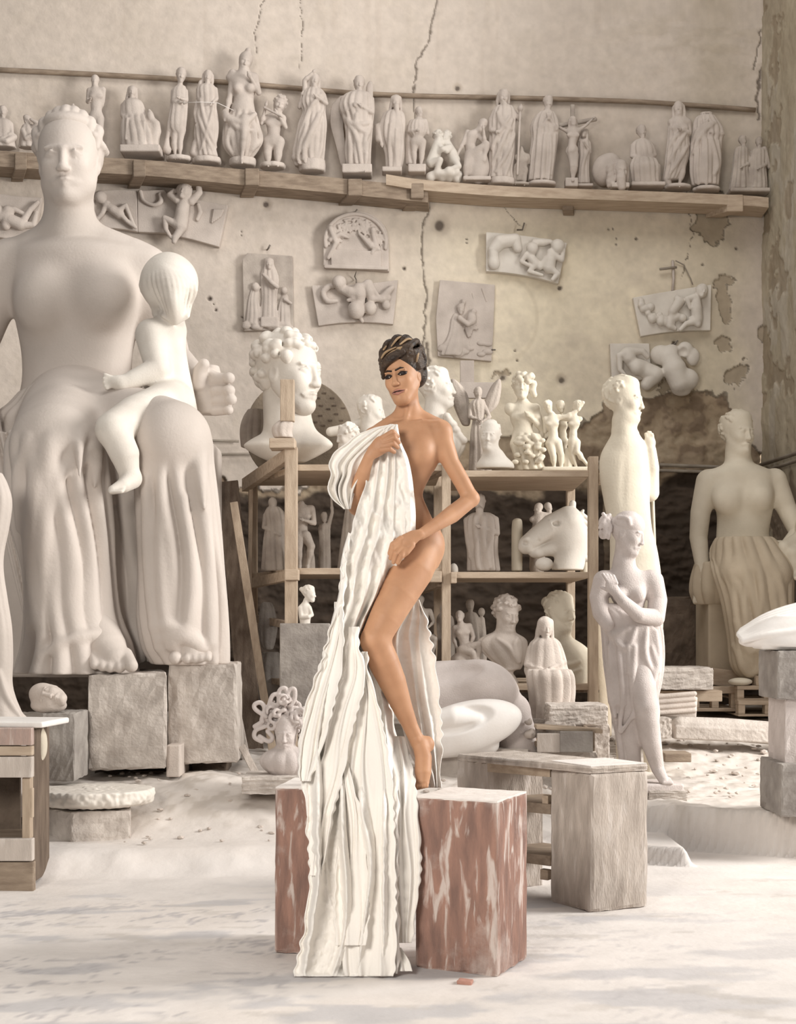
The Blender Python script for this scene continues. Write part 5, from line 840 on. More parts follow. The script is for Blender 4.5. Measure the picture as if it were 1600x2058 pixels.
# ================================================================ SHELVING UNIT
def unit():
    r = thing('shelving_unit', P(760, 1330, 10.4), 'tall rough pale wooden shelving unit crowded with busts and statues', 'shelving unit')
    def post(u0, u1, v0, D, dp=.09, zb=.28, m='woodv'):
        a = P(u0, v0, D); b = P(u1, v0, D); box('post', ((a.x + b.x) / 2, D + dp / 2, (a.z + zb) / 2), (b.x - a.x) / 2, dp / 2, (a.z - zb) / 2, m, r, bev=.005)
    post(572, 597, 898, 9.86); post(888, 906, 886, 9.94); post(1184, 1203, 917, 9.98); post(499, 516, 962, 11.0); post(872, 888, 930, 11.08); post(1140, 1156, 945, 11.10)
    def board(zt, ul, ur, D, ulb, urb, Db, m='wood', th=.045):
        a = P(ul, 0, D); b = P(ur, 0, D); c = P(urb, 0, Db); d = P(ulb, 0, Db); bm = BMO(); bhex(bm, [Vector((p.x, p.y, z)) for p, z in ((a, zt - th), (b, zt - th), (b, zt), (a, zt))] + [Vector((p.x, p.y, z)) for p, z in ((d, zt - th), (c, zt - th), (c, zt), (d, zt))]); bobj('shelf_board', bm, m, r, bev=.004)
    board(2.475, 597, 888, 9.95, 505, 876, 11.05); board(2.44, 906, 1184, 10.02, 893, 1152, 11.1); board(1.735, 597, 888, 9.95, 505, 876, 11.05); board(1.71, 906, 1184, 10.02, 893, 1152, 11.1); board(.925, 597, 888, 9.95, 505, 876, 11.05, 'brown'); board(.905, 906, 1205, 10.02, 893, 1160, 11.1)
    def beam(pa, pb, h, D0, D1, th=.05, m='brown'):
        bm = BMO(); A = [P(pa[0], pa[1] + h, D0), P(pa[0], pa[1], D0), P(pb[0], pb[1], D1), P(pb[0], pb[1] + h, D1)]; bhex(bm, A + [p + Vector((th, .01, 0)) for p in A]); bobj('side_beam', bm, m, r, bev=.004)
    beam((572, 902), (486, 962), 26, 9.86, 10.98, m='wood'); beam((578, 1146), (502, 1162), 20, 9.9, 10.98, m='wood'); beam((880, 1163), (830, 1182), 16, 9.98, 11.05); beam((885, 935), (830, 955), 18, 9.98, 11.05); beam((578, 1250), (510, 1235), 15, 9.92, 10.98)
    for u0, u1, v0, v1, D in ((572, 600, 1144, 1166, 9.80), (864, 888, 1148, 1170, 9.88), (906, 918, 1150, 1172, 9.88), (1203, 1212, 950, 972, 10.0), (906, 916, 930, 955, 9.9)): pbox('cross_block', u0, u1, v0, v1, D, .12, 'wood', parent=r)
    pbox('low_rail', 906, 1205, 1386, 1392, 10.2, .03, 'brownv', parent=r)
unit()
pbox('wooden_plank', 563, 591, 762, 846, 9.9, .08, 'woodv', 'short upright pale wooden board standing before the colossal curly head', 'plank')
S = Sc(9.95, 1.5); S.part('chunk', 'plaster'); S.out([(844, 562, 588), (856, 548, 590), (868, 546, 588), (880, 550, 590)], n=6, amp=.08); S.build('plaster_chunk', 'broken plaster chunk under the short upright board', 'chunk')
pbox('beam_end', 541, 592, 880, 900, 9.78, .2, 'wood', 'squared pale beam end at the top of the left shelving post', 'beam')
# ---------------------------------------------------------------- on the top shelf
def tops():
    S = Sc(10.45, 2.0); S.part('head', 'white'); head(S, (585, 752), 172, 55, 3, 0, 2, 'curl', seed=2, hp='hair', hm='white')
    S.part('neck', 'white'); S.cap((575, 800, 20), (580, 870, 15), 47, 50, 10); S.out([(846, 545, 622), (868, 530, 640), (886, 500, 664), (898, 490, 668), (914, 512, 644), (930, 545, 612)], dep=.42, n=0, amp=0, k=10, w=8); S.build('head_sculpture', 'colossal white marble head of a curly-haired youth turned right', 'bust')
    S = Sc(10.7, 1.7); S.part('drape', 'brown'); S.out([(822, 500, 528), (840, 490, 536), (865, 484, 536), (900, 486, 530)], n=8, amp=.14); S.mats['drape'] = ('dusty', 1.7); S.build('drapery_fragment', 'dark shadowed carved drapery fragment behind the colossal curly head', 'fragment')
    # perforated round board
    D = 11.0; bm = BMO(); c = P(600, 868, D); R_ = 108 / F * D; fr = [bm.verts.new(c + Vector((R_ * math.cos(a), 0, R_ * math.sin(a)))) for a in np.linspace(0, 2 * math.pi, 48, endpoint=False)]; bk = [bm.verts.new(v.co + Vector((0, .05, 0))) for v in fr]; bm.faces.new(fr); bm.faces.new(bk[::-1])
    for i in range(48): bm.faces.new((fr[i], bk[i], bk[(i + 1) % 48], fr[(i + 1) % 48]))
    t = thing('round_board', P(600, 945, D), 'large round brownish board with small dark slots behind the colossal curly head', 'board'); bobj('disc', bm, 'board', t, bev=.006); rr = random.Random(4)
    for i, (u, v) in enumerate(((652, 790), (668, 800), (646, 815), (660, 822), (644, 835), (676, 832), (686, 845), (664, 845), (650, 855), (634, 848), (690, 820), (672, 815), (640, 800), (628, 865))): pbox('slot', u - 4, u + 4, v - 1.6, v + 1.6, D - .004, .01, 'dark', parent=t, bev=.001)
    S = Sc(10.55, 1.6); S.part('bust', 'white'); head(S, (748, 829), 66, 78, 6, 0, 2, 'cap', seed=15); S.cap((742, 850, 0), (744, 885, 0), 17, 22); S.out([(868, 722, 770), (900, 712, 785), (940, 715, 780)], n=0, amp=0, dep=.6); S.ch([(730, 848, 10, 10), (700, 862, 10, 11), (665, 868, 12, 10)], 4); S.build('bust', 'white short-haired youth bust facing right behind the lifted cloth', 'bust')
    S = Sc(10.25, 1.6); S.part('bust', 'white'); head(S, (696, 878), 54, -60, 10, 0, 1, 'curl', seed=16); S.out([(895, 680, 712), (920, 676, 716), (937, 670, 720)], n=0, amp=0); S.build('bust', 'small white curly-haired child bust just right of the colossal curly head', 'bust')
    S = Sc(10.5, 1.7); S.part('bust', 'white'); head(S, (880, 782), 86, 72, -4, 0, 2, 'wave', seed=17); S.cap((874, 810, 0), (874, 850, 0), 20, 26); S.out([(835, 862, 892), (848, 850, 908), (862, 846, 922), (880, 846, 932), (900, 852, 934), (925, 860, 920), (943, 860, 915)], n=13, amp=.08); rr = random.Random(3)
    for i in range(16): a = i / 15; S.ell((898 + 34 * a, 838 + 50 * a + rr.uniform(-4, 4), -24 + 10 * a), (8, 7, 8), 3)
    S.build('bust', 'large white bust of a veiled woman in profile behind the person', 'bust')
    S = Sc(10.75, 1.6); S.part('figure', 'dusty'); h = 26; head(S, (961, 791), h, 5, 5, 0, 1, 'cap'); S.out([(802, 952, 972), (814, 944, 976), (840, 950, 974), (870, 946, 980), (910, 944, 986), (948, 942, 988)], n=10, amp=.10); arm(S, (946, 818), (944, 838, -6), (958, 842, -12), h); arm(S, (974, 818), (984, 838, -4), (972, 846, -10), h)
    for q, pts in ((0, [(762, 906, 914), (775, 900, 928), (795, 906, 940), (815, 912, 944), (840, 922, 946), (856, 930, 944)]), (1, [(762, 1000, 1006), (775, 988, 1008), (795, 978, 1006), (815, 972, 1000), (832, 972, 984)])): S.part('wing' + ' ' * q, 'dusty'); S.out([(*p, 12, 7) for p in pts], n=9, amp=.06)
    S.build('statuette', 'greyish angel statuette with spread wings behind the child head bust', 'statuette')
    S = Sc(10.2, 1.6); S.part('bust', 'white'); head(S, (984, 878), 64, -12, 0, 4, 2, 'wave', seed=18); S.cap((986, 900, 4), (992, 918, 2), 16, 20); S.out([(908, 974, 1008), (920, 966, 1020), (932, 958, 1032), (942, 956, 1034)], n=0, amp=0, dep=.6, k=8); S.build('bust', 'small white bust of a child head looking left on the top shelf', 'bust')
    S = Sc(10.35, 1.6); S.part('figure', 'cream'); h = 56; head(S, (1049, 778), h, -6, -2, 0, 2, 'curl', seed=19); rr = random.Random(7)
    for i in range(22): S.ell((1040 + rr.random() * 34, 750 + rr.random() * 22, -10 - rr.random() * 10), (6, 6, 6), 1.5)
    for i in range(8): S.ell((1068 + rr.random() * 6, 770 + i * 3.4, -6), (6, 6, 6), 2)
    S.cap((1050, 800, 4), (1051, 816, 4), 10, 12); torso(S, (1051, 812), (1026, 820), (1076, 820), (1050, 838), (1051, 866), (1052, 880), h * .72, f=1); arm(S, (1078, 824, 2), (1086, 858, -4), (1066, 838, -18), 40); S.ch([(1078, 838, -4, 8), (1090, 862, 0, 7), (1088, 882, 0, 5)], 4)
    S.out([(872, 1034, 1086), (890, 1026, 1096), (905, 1030, 1094), (925, 1036, 1092), (946, 1040, 1098)], n=11, amp=.12, tw=1.4)
    for i in range(24): S.ell((1034 + rr.random() * 58, 876 + rr.random() * 60, -22 - rr.random() * 6), (7, 5, 6), 3)
    S.ell((1024, 822, 0), (10, 12, 12), 5); S.build('statuette', 'white half-length figure crowned with grapes and missing one arm', 'statuette')
    S = Sc(10.3, 1.5); S.part('figure', 'cream'); h = 26
    for (x, yw, dw) in ((1102, 150, -4), (1127, 20, 16), (1160, -120, 0)):
        head(S, (x, 818, dw), h, yw, 5, 0, 1, 'bun', seed=x)
    torso(S, (1110, 832), (1096, 842), (1124, 838), (1110, 852), (1112, 872), (1112, 886), h * .95, f=.85); leg(S, (1106, 892), (1112, 916, -2), (1114, 938, 2), h); leg(S, (1120, 890), (1128, 914, 2), (1128, 940, 4), h); arm(S, (1122, 840), (1138, 836, -4), (1158, 826, -6), h); arm(S, (1096, 844), (1096, 868, 4), (1106, 850, 12), h)
    torso(S, (1154, 832), (1144, 840), (1166, 842), (1154, 852), (1152, 872), (1152, 886), h * .85, f=.8); leg(S, (1150, 890), (1150, 914, 2), (1158, 938, 4), h * .9); leg(S, (1158, 890), (1160, 908, -4), (1182, 936, -2), h * .9); arm(S, (1146, 842), (1130, 842, 4), (1116, 834, 6), h); torso(S, (1128, 834, 22), (1118, 842, 22), (1140, 842, 22), (1128, 856, 22), (1130, 874, 22), (1132, 888, 22), h * .8); leg(S, (1130, 890, 22), (1136, 914, 22), (1136, 940, 22), h * .8)
    S.out([(900, 1136, 1150, 8), (920, 1134, 1150, 8), (943, 1132, 1152, 8)], n=6, amp=.1); S.bx((1134, 944, 6), (46, 4, 22), 2); S.build('statuette', 'white group of three slender standing nude dancers with raised arms on the top shelf', 'statuette')
tops()
# ---------------------------------------------------------------- on the middle and lower shelves
def mids():
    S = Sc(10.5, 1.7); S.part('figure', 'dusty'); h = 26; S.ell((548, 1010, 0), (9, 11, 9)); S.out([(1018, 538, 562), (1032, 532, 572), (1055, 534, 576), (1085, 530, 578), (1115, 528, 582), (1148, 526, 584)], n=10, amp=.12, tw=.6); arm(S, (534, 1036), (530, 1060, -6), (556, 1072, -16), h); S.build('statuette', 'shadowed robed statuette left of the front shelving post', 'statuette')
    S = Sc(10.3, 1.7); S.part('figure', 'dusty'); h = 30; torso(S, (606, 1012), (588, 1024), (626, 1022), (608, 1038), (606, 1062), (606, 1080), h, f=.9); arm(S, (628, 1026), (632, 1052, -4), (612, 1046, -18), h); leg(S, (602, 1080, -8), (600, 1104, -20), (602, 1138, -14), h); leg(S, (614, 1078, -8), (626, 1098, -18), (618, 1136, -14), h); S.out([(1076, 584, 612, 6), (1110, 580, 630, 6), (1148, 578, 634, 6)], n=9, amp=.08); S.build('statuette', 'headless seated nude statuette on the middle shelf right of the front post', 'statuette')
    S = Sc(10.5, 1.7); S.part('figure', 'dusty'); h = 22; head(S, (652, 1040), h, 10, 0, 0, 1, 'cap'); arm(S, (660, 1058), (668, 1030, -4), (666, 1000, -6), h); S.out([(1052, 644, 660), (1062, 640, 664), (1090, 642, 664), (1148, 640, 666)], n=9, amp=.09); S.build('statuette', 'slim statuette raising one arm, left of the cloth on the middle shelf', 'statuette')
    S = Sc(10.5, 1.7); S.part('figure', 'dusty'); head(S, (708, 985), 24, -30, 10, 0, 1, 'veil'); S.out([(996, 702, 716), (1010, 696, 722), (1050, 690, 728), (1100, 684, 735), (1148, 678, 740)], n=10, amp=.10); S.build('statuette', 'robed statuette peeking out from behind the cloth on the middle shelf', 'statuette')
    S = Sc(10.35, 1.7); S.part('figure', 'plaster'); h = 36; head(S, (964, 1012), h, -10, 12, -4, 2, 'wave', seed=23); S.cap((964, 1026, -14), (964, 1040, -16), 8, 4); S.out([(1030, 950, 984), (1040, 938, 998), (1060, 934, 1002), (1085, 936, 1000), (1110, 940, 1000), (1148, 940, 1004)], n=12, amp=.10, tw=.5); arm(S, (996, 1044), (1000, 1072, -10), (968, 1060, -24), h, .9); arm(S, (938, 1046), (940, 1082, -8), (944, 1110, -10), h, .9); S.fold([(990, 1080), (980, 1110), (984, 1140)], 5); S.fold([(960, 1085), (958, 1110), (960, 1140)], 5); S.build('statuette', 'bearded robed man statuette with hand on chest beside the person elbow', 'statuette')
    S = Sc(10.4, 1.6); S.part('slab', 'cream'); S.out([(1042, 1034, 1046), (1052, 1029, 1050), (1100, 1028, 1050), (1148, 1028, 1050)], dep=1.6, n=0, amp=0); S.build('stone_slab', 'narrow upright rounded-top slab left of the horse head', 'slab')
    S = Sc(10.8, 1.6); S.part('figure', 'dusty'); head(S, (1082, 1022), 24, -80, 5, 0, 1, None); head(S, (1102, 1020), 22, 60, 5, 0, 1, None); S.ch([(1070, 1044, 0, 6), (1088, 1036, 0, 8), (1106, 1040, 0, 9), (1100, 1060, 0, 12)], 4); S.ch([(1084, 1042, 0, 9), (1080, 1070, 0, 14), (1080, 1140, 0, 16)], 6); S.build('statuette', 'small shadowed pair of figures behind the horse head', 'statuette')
    S = Sc(10.3, 1.7); S.part('horse_head', 'white'); S.ch([(1060, 1092, 0, 17), (1082, 1076, 0, 20), (1110, 1058, 0, 25), (1142, 1046, 0, 29)], 8); S.ell((1140, 1082, 0), (34, 34, 24), 10); S.ell((1056, 1100, 0), (15, 14, 14), 6); S.ell((1078, 1112, 0), (15, 10, 11), 5); S.ch([(1082, 1110, 0, 10), (1106, 1104, 0, 14), (1130, 1096, 0, 18)], 5); S.cap((1050, 1109, -16), (1092, 1100, -20), 3.5, 3, 2, 's'); S.cap((1046, 1110, 0), (1080, 1104, 0), 3, 3, 2, 's'); S.ell((1056, 1090, -16), (5, 6, 6), 2, 's'); S.ell((1058, 1084, -12), (7, 5, 6), 3)
    S.ell((1118, 1052, -22), (8, 6, 6), 2, 's'); S.ell((1118, 1052, -18), (6, 4.5, 5), 2); S.cap((1106, 1048, -20), (1130, 1044, -22), 3.5, 3, 2); S.ch([(1110, 1066, -18, 4), (1086, 1082, -16, 3)], 4); S.out([(1040, 1128, 1172), (1070, 1122, 1182), (1100, 1120, 1184), (1125, 1114, 1178), (1146, 1108, 1172)], dep=.8, n=0, amp=0, k=10)
    S.cap((1150, 1034, 0), (1151, 1012, 0), 7, 7, 2); S.cap((1166, 1036, -6), (1172, 1026, -8), 6, 3, 2); 
    for i in range(8): S.ch([(1172 + i * .6, 1036 + i * 12, -8, 5), (1184, 1044 + i * 12, -6, 4)], 2)
    S.build('horse_head', 'white marble horse head with open mouth facing left on the middle shelf', 'sculpture')
    S = Sc(10.1, 1.5); S.part('egg', 'white'); S.ell((1094, 1134), (18, 14, 15)); S.build('stone_egg', 'smooth white egg-shaped stone below the horse mouth', 'stone')
    S = Sc(10.6, 1.6); S.part('fan', 'cream'); S.out([(1040, 1166, 1182), (1060, 1166, 1190), (1090, 1166, 1190), (1120, 1168, 1186)], n=9, amp=.06, dep=.4); S.cap((1176, 1110), (1176, 1150), 8, 10); S.build('carving', 'pale fan-shaped carving behind the horse neck', 'carving')
    S = Sc(10.2, 1.5); S.part('fragment', 'white'); S.ell((912, 1146), (9, 14, 10)); S.build('stone_fragment', 'small white rounded fragment peeking out behind the middle post', 'fragment')
    # lower
    S = Sc(9.75, 1.4); S.part('bust', 'white'); h = 34; head(S, (622, 1194), h, 75, 4, 4, 2, 'bun', seed=24); S.cap((616, 1206), (613, 1216), 6, 7); S.out([(1212, 606, 620), (1220, 600, 626), (1234, 600, 627), (1246, 602, 624), (1256, 603, 624)], n=0, amp=0, dep=.7); S.ch([(604, 1222, -4, 5), (606, 1240, -8, 4.5), (620, 1240, -12, 4)], 2); S.ch([(622, 1222, -4, 4.5), (627, 1236, -6, 4), (620, 1240, -12, 3.5)], 2); S.build('statuette', 'small white half-length woman with hair bun standing on top of the grey slab', 'statuette')
    t = pbox('stone_slab', 562, 662, 1253, 1440, 9.72, .12, 'grey', 'plain grey upright slab leaning left of the cloth', 'slab', bev=.008, jag=.002)
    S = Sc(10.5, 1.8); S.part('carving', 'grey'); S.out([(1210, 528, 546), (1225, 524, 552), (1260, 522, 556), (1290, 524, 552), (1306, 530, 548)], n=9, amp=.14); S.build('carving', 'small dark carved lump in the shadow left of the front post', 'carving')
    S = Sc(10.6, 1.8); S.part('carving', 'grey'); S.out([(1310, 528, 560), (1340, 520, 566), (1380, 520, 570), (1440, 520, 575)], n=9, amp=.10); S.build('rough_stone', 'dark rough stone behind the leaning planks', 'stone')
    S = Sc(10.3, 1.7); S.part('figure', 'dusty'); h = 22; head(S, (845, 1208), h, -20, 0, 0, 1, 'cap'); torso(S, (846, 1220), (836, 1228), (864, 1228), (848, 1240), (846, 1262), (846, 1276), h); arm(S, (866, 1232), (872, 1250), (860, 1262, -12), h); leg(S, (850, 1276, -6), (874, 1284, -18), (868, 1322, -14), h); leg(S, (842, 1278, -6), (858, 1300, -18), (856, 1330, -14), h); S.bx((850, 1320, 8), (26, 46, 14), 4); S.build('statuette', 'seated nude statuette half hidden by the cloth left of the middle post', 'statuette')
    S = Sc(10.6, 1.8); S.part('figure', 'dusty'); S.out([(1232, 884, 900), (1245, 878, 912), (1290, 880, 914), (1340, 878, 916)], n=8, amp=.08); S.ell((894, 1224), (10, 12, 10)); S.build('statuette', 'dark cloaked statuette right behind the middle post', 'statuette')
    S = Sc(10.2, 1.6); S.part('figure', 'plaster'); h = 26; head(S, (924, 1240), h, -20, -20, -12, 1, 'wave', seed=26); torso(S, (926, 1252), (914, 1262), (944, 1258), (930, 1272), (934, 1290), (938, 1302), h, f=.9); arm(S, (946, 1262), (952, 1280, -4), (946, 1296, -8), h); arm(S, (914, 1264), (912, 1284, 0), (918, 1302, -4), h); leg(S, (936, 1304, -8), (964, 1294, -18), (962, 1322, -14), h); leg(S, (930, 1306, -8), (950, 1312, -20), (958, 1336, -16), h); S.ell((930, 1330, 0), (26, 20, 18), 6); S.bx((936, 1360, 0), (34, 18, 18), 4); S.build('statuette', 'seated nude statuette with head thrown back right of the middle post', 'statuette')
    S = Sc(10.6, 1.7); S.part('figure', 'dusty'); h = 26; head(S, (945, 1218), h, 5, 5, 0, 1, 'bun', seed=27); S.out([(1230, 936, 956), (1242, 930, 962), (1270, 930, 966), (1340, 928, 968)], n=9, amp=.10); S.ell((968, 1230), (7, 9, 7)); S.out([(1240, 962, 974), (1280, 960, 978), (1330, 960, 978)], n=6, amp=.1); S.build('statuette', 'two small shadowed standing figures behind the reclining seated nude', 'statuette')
    S = Sc(10.15, 1.7); S.part('bust', 'plaster'); head(S, (1019, 1236), 74, 28, 10, 4, 2, 'curl', seed=28); S.cap((1015, 1262, 0), (1013, 1282, 0), 18, 20); S.out([(1270, 992, 1034), (1284, 966, 1056), (1300, 964, 1060), (1320, 980, 1058), (1338, 1000, 1050), (1346, 1004, 1046)], dep=.55, n=9, amp=.05, k=8); S.fold([(1000, 1284), (1022, 1300), (1040, 1330)], 5); S.fold([(1040, 1282), (1034, 1300), (1044, 1330)], 5); S.out([(1344, 1000, 1040), (1352, 1008, 1032), (1362, 1004, 1038), (1374, 1000, 1044)], n=0, amp=0); S.build('bust', 'bust of a curly-haired man in a coat on the lower shelf', 'bust')
    S = Sc(10.2, 1.7); S.part('bust', 'cream'); head(S, (1128, 1232), 82, 38, 2, 3, 2, 'bun', seed=29); S.cap((1124, 1262, 0), (1130, 1296, 0), 20, 22); S.out([(1285, 1104, 1156), (1300, 1082, 1178), (1325, 1078, 1198), (1355, 1084, 1202), (1375, 1090, 1200)], dep=.5, n=0, amp=0, k=10); S.fold([(1110, 1310), (1135, 1335), (1165, 1330)], 5); S.fold([(1106, 1325), (1132, 1352), (1168, 1345)], 4); S.build('bust', 'large bust of a woman with pinned-up hair right of the hooded figure', 'bust')
    S = Sc(9.6, 1.6); S.part('figure', 'plaster'); h = 44; head(S, (1096, 1262), h, 12, 8, 2, 2, 'veil', seed=30); S.out([(1282, 1078, 1116), (1294, 1066, 1126), (1320, 1062, 1134), (1345, 1056, 1140), (1360, 1060, 1146)], dep=.6, n=11, amp=.07); arm(S, (1066, 1306), (1058, 1336, -8), (1090, 1346, -26), h, .8); arm(S, (1124, 1306), (1134, 1330, -8), (1106, 1344, -28), h, .8); S.out([(1345, 1062, 1144, -14), (1360, 1062, 1150, -18), (1390, 1066, 1152, -16), (1420, 1068, 1150, -14), (1450, 1066, 1150, -12)], dep=.6, n=12, amp=.10); S.bx((1100, 1400, 10), (36, 50, 16), 4); S.build('statuette', 'pale seated hooded woman statuette standing in front of the lower shelf busts', 'statuette')
mids()
pbox('stone_block', 1052, 1158, 1446, 1560, 9.45, .4, 'rough', 'rough stone block carrying the hooded seated woman statuette', 'block', jag=.004)
# ================================================================ THINGS ON THE FLOOR
def floor_things():
    # left edge
    S = Sc(8.05, 2.0); S.part('figure', 'mother'); S.out([(950, -30, 4), (975, -32, 16), (1010, -34, 24), (1060, -36, 18), (1110, -36, 8), (1150, -36, 7), (1200, -34, 14), (1260, -32, 23), (1320, -30, 25), (1370, -30, 24), (1400, -34, 30), (1430, -40, 42), (1470, -44, 60), (1640, -40, 58)], dep=.8, n=10, amp=.035, sharp=False); S.fold([(-2, 1350), (14, 1400), (40, 1440)], 7); S.build('statue', 'lower part of a large pale statue cut by the left edge of the photo', 'statue')
    S = Sc(8.25, 1.6); S.part('head', 'plaster'); head(S, (98, 1400), 84, 35, -35, -72, 2, None, ears=True); S.ell((98, 1418), (36, 16, 26), 8); S.build('head_sculpture', 'small bald stone head lying on its back on an upright grey block', 'head')
    pbox('stone_block', 84, 149, 1434, 1570, 8.15, .36, 'grey', 'upright grey stone block carrying the lying bald head', 'block', jag=.003)
    # crate
    r = thing('wooden_crate', P(20, 1795, 7.0), 'stack of rough wooden crate boards at the left edge under a white slab', 'crate')
    for u0, u1, v0, v1, m in ((-60, 64, 1463, 1498, 'redwood'), (-60, 64, 1500, 1519, 'wood'), (-60, 64, 1521, 1563, 'dustwood'), (-60, 65, 1686, 1731, 'dustwood'), (-60, 67, 1733, 1793, 'brown')): pbox('board', u0, u1, v0, v1, 7.0, .05, m, parent=r, bev=.006)
    pbox('corner_post', 44, 61, 1563, 1686, 7.03, .06, 'woodv', parent=r); pbox('stick', 60, 66, 1584, 1644, 7.0, .03, 'woodv', parent=r); pbox('back_board', -60, 40, 1470, 1790, 7.45, .03, 'dark', parent=r); pbox('side_board', 52, 60, 1470, 1780, 7.06, .4, 'brownv', parent=r); pbox('inner_shelf', -60, 50, 1555, 1562, 7.06, .38, 'brown', parent=r); pbox('inner_shelf', -60, 50, 1688, 1694, 7.06, .38, 'brown', parent=r)
    S = Sc(7.25, 1.6); S.part('slab', 'pure'); S.bx((20, 1451, 0), (98, 6, 70), 4, yaw=-8); S.build('stone_slab', 'thin bright white slab lying on the crate at the left edge', 'slab')
    S = Sc(7.32, 1.6); S.part('bag', 'cream'); S.out([(1462, 60, 86), (1480, 58, 93), (1505, 60, 94), (1522, 62, 90), (1536, 64, 80)], dep=1.2, n=6, amp=.06); S.build('sack', 'pale folded sack hanging behind the crate boards', 'sack')
    # millstone on a block
    block('stone_block', P(143, 0, 7.78)[:2], P(262, 0, 7.88)[:2], P(262, 0, 8.2)[:2], P(66, 0, 8.05)[:2], .02, .285, 'rough', 'low stone block under the round stone slab on the left', 'block', jag=.004)
    S = Sc(8.03, 1.6); S.part('slab', 'white'); S.out([(1584, 66, 306), (1590, 63, 309), (1604, 63, 309), (1612, 70, 302), (1617, 90, 282)], dep=.77, n=11, amp=.008, sharp=False); S.ell((190, 1576, -20), (88, 12, 66), 4, 's'); S.build('round_slab', 'thick round chipped stone slab lying on a low block', 'slab', noise=(7, 8))
    # leaning planks
    def plank(name, a, b, w, Da, Db, m, label, th=.03):
        A, B = P(a[0], a[1], Da), P(b[0], b[1], Db); d = (B - A).normalized(); sx = Vector((1, 0, 0)); sx = (sx - d * sx.dot(d)).normalized() * (w / F * (Da + Db) / 4); n = d.cross(sx).normalized() * th / 2; bm = BMO(); bhex(bm, [A - sx - n, A + sx - n, B + sx - n, B - sx - n, A - sx + n, A + sx + n, B + sx + n, B - sx + n]); tag(bobj(name, bm, m, base=B, bev=.003), label, 'plank', 'planks leaning by the colossal mother')
    plank('plank', (458, 968), (514, 1566), 42, 10.55, 10.1, 'brown', 'widest brown plank leaning just right of the colossal mother'); C.objects[-1].data.materials[0] = M['brownv']
    plank('plank', (470, 1010), (556, 1560), 16, 10.25, 9.75, 'woodv', 'narrow paler plank leaning behind the widest brown plank'); plank('plank', (505, 985), (500, 1300), 8, 10.6, 10.4, 'woodv', 'thin upright lath by the back shelving post')
    plank('plank', (474, 1420), (503, 1566), 16, 9.75, 9.55, 'dustwood', 'short grey plank leaning behind the snake-haired bust'); plank('plank', (486, 1500), (520, 1566), 14, 9.0, 8.9, 'dustwood', 'shortest stub of plank at the left of the snake-haired bust')
    pbox('stone_slab', 486, 625, 1562, 1596, 8.12, .35, 'rough', 'rough low slab under the snake-haired bust', 'slab', jag=.004)
    # snake-haired bust
    S = Sc(8.3, 1.4); S.part('bust', 'pink'); head(S, (575, 1474, 0), 76, -4, 8, 0, 2, 'cap', seed=31, ears=False); S.cap((575, 1495, 4), (572, 1520, 4), 17, 22); S.out([(1502, 552, 600), (1512, 532, 616), (1528, 522, 624), (1545, 530, 618), (1558, 548, 604), (1566, 552, 600)], dep=.6, n=12, amp=.035, k=8)
    S.part('snake_hair', 'pink', 1.2); rr = random.Random(13)
    for i in range(46):
        a = rr.uniform(-.35, math.pi + .35); q = rr.uniform(18, 40); u, v, w = 575 + q * math.cos(a), 1450 - q * math.sin(a) * 1.05, rr.uniform(-30, 6) + q * .3; pts = [(u, v, w, 4.4)]; t = rr.uniform(0, 6.28); st = rr.choice((-1, 1)) * rr.uniform(.7, 1.2)
        for k in range(6): t += st; u += 7.5 * math.cos(t); v -= 7.5 * math.sin(t); w += rr.uniform(-4, 4); pts.append((u, v, w, 4.2 - .35 * k))
        S.ch(pts, 1.2, sm=3)
    for pts in ([(560, 1415), (562, 1388), (574, 1384), (578, 1402), (572, 1416)], [(574, 1416), (582, 1388), (592, 1386), (592, 1405), (584, 1418)], [(540, 1420), (548, 1398), (562, 1396), (566, 1408)], [(535, 1440), (514, 1426), (512, 1416), (524, 1412), (532, 1424), (526, 1446)], [(528, 1450), (512, 1460)], [(532, 1460), (514, 1468), (512, 1482), (526, 1490)], [(538, 1470), (548, 1482), (540, 1490), (522, 1480)], [(600, 1430), (614, 1424), (618, 1440), (608, 1450)], [(606, 1462), (618, 1470), (612, 1486), (604, 1478)]): S.ch([(*p, -8, 4.6) for p in pts], 1.5, sm=4)
    S.build('bust', 'pinkish bust of a woman with writhing snakes for hair left of the cloth', 'bust')
    # large smooth marble behind the person
    S = Sc(9.1, 2.0); S.part('body', 'pink'); S.ch([(850, 1392, 0, 62), (930, 1392, 0, 66), (985, 1400, 0, 60), (1030, 1428, -4, 36), (1050, 1462, -6, 22)], 24); S.ell((975, 1372, -40), (60, 44, 40), 22, rot=20); S.ell((900, 1450, 0), (90, 62, 56), 20); S.ell((905, 1346, -62), (60, 16, 16), 20, 's'); S.cap((1030, 1450, -10), (1046, 1520, -10), 34, 40, 16)
    S.part('shell', 'pure'); S.ell((936, 1462, -96), (112, 50, 34), 4, rot=-14); S.ell((922, 1444, -140), (84, 30, 34), 4, 's', rot=-14); S.ch([(860, 1450, -112, 16), (910, 1440, -116, 20), (960, 1446, -112, 12)], 10); S.ell((935, 1462, -132), (24, 7, 14), 3, 's', rot=-18); S.cap((880, 1500, -80), (985, 1496, -80), 24, 18, 10)
    S.build('marble_sculpture', 'large smooth unfinished marble sculpture with an open oval shell behind the person', 'sculpture')
    pbox('stone_block', 862, 1062, 1505, 1600, 8.9, .55, 'rough', 'long stone block under the smooth marble sculpture', 'block', jag=.004)
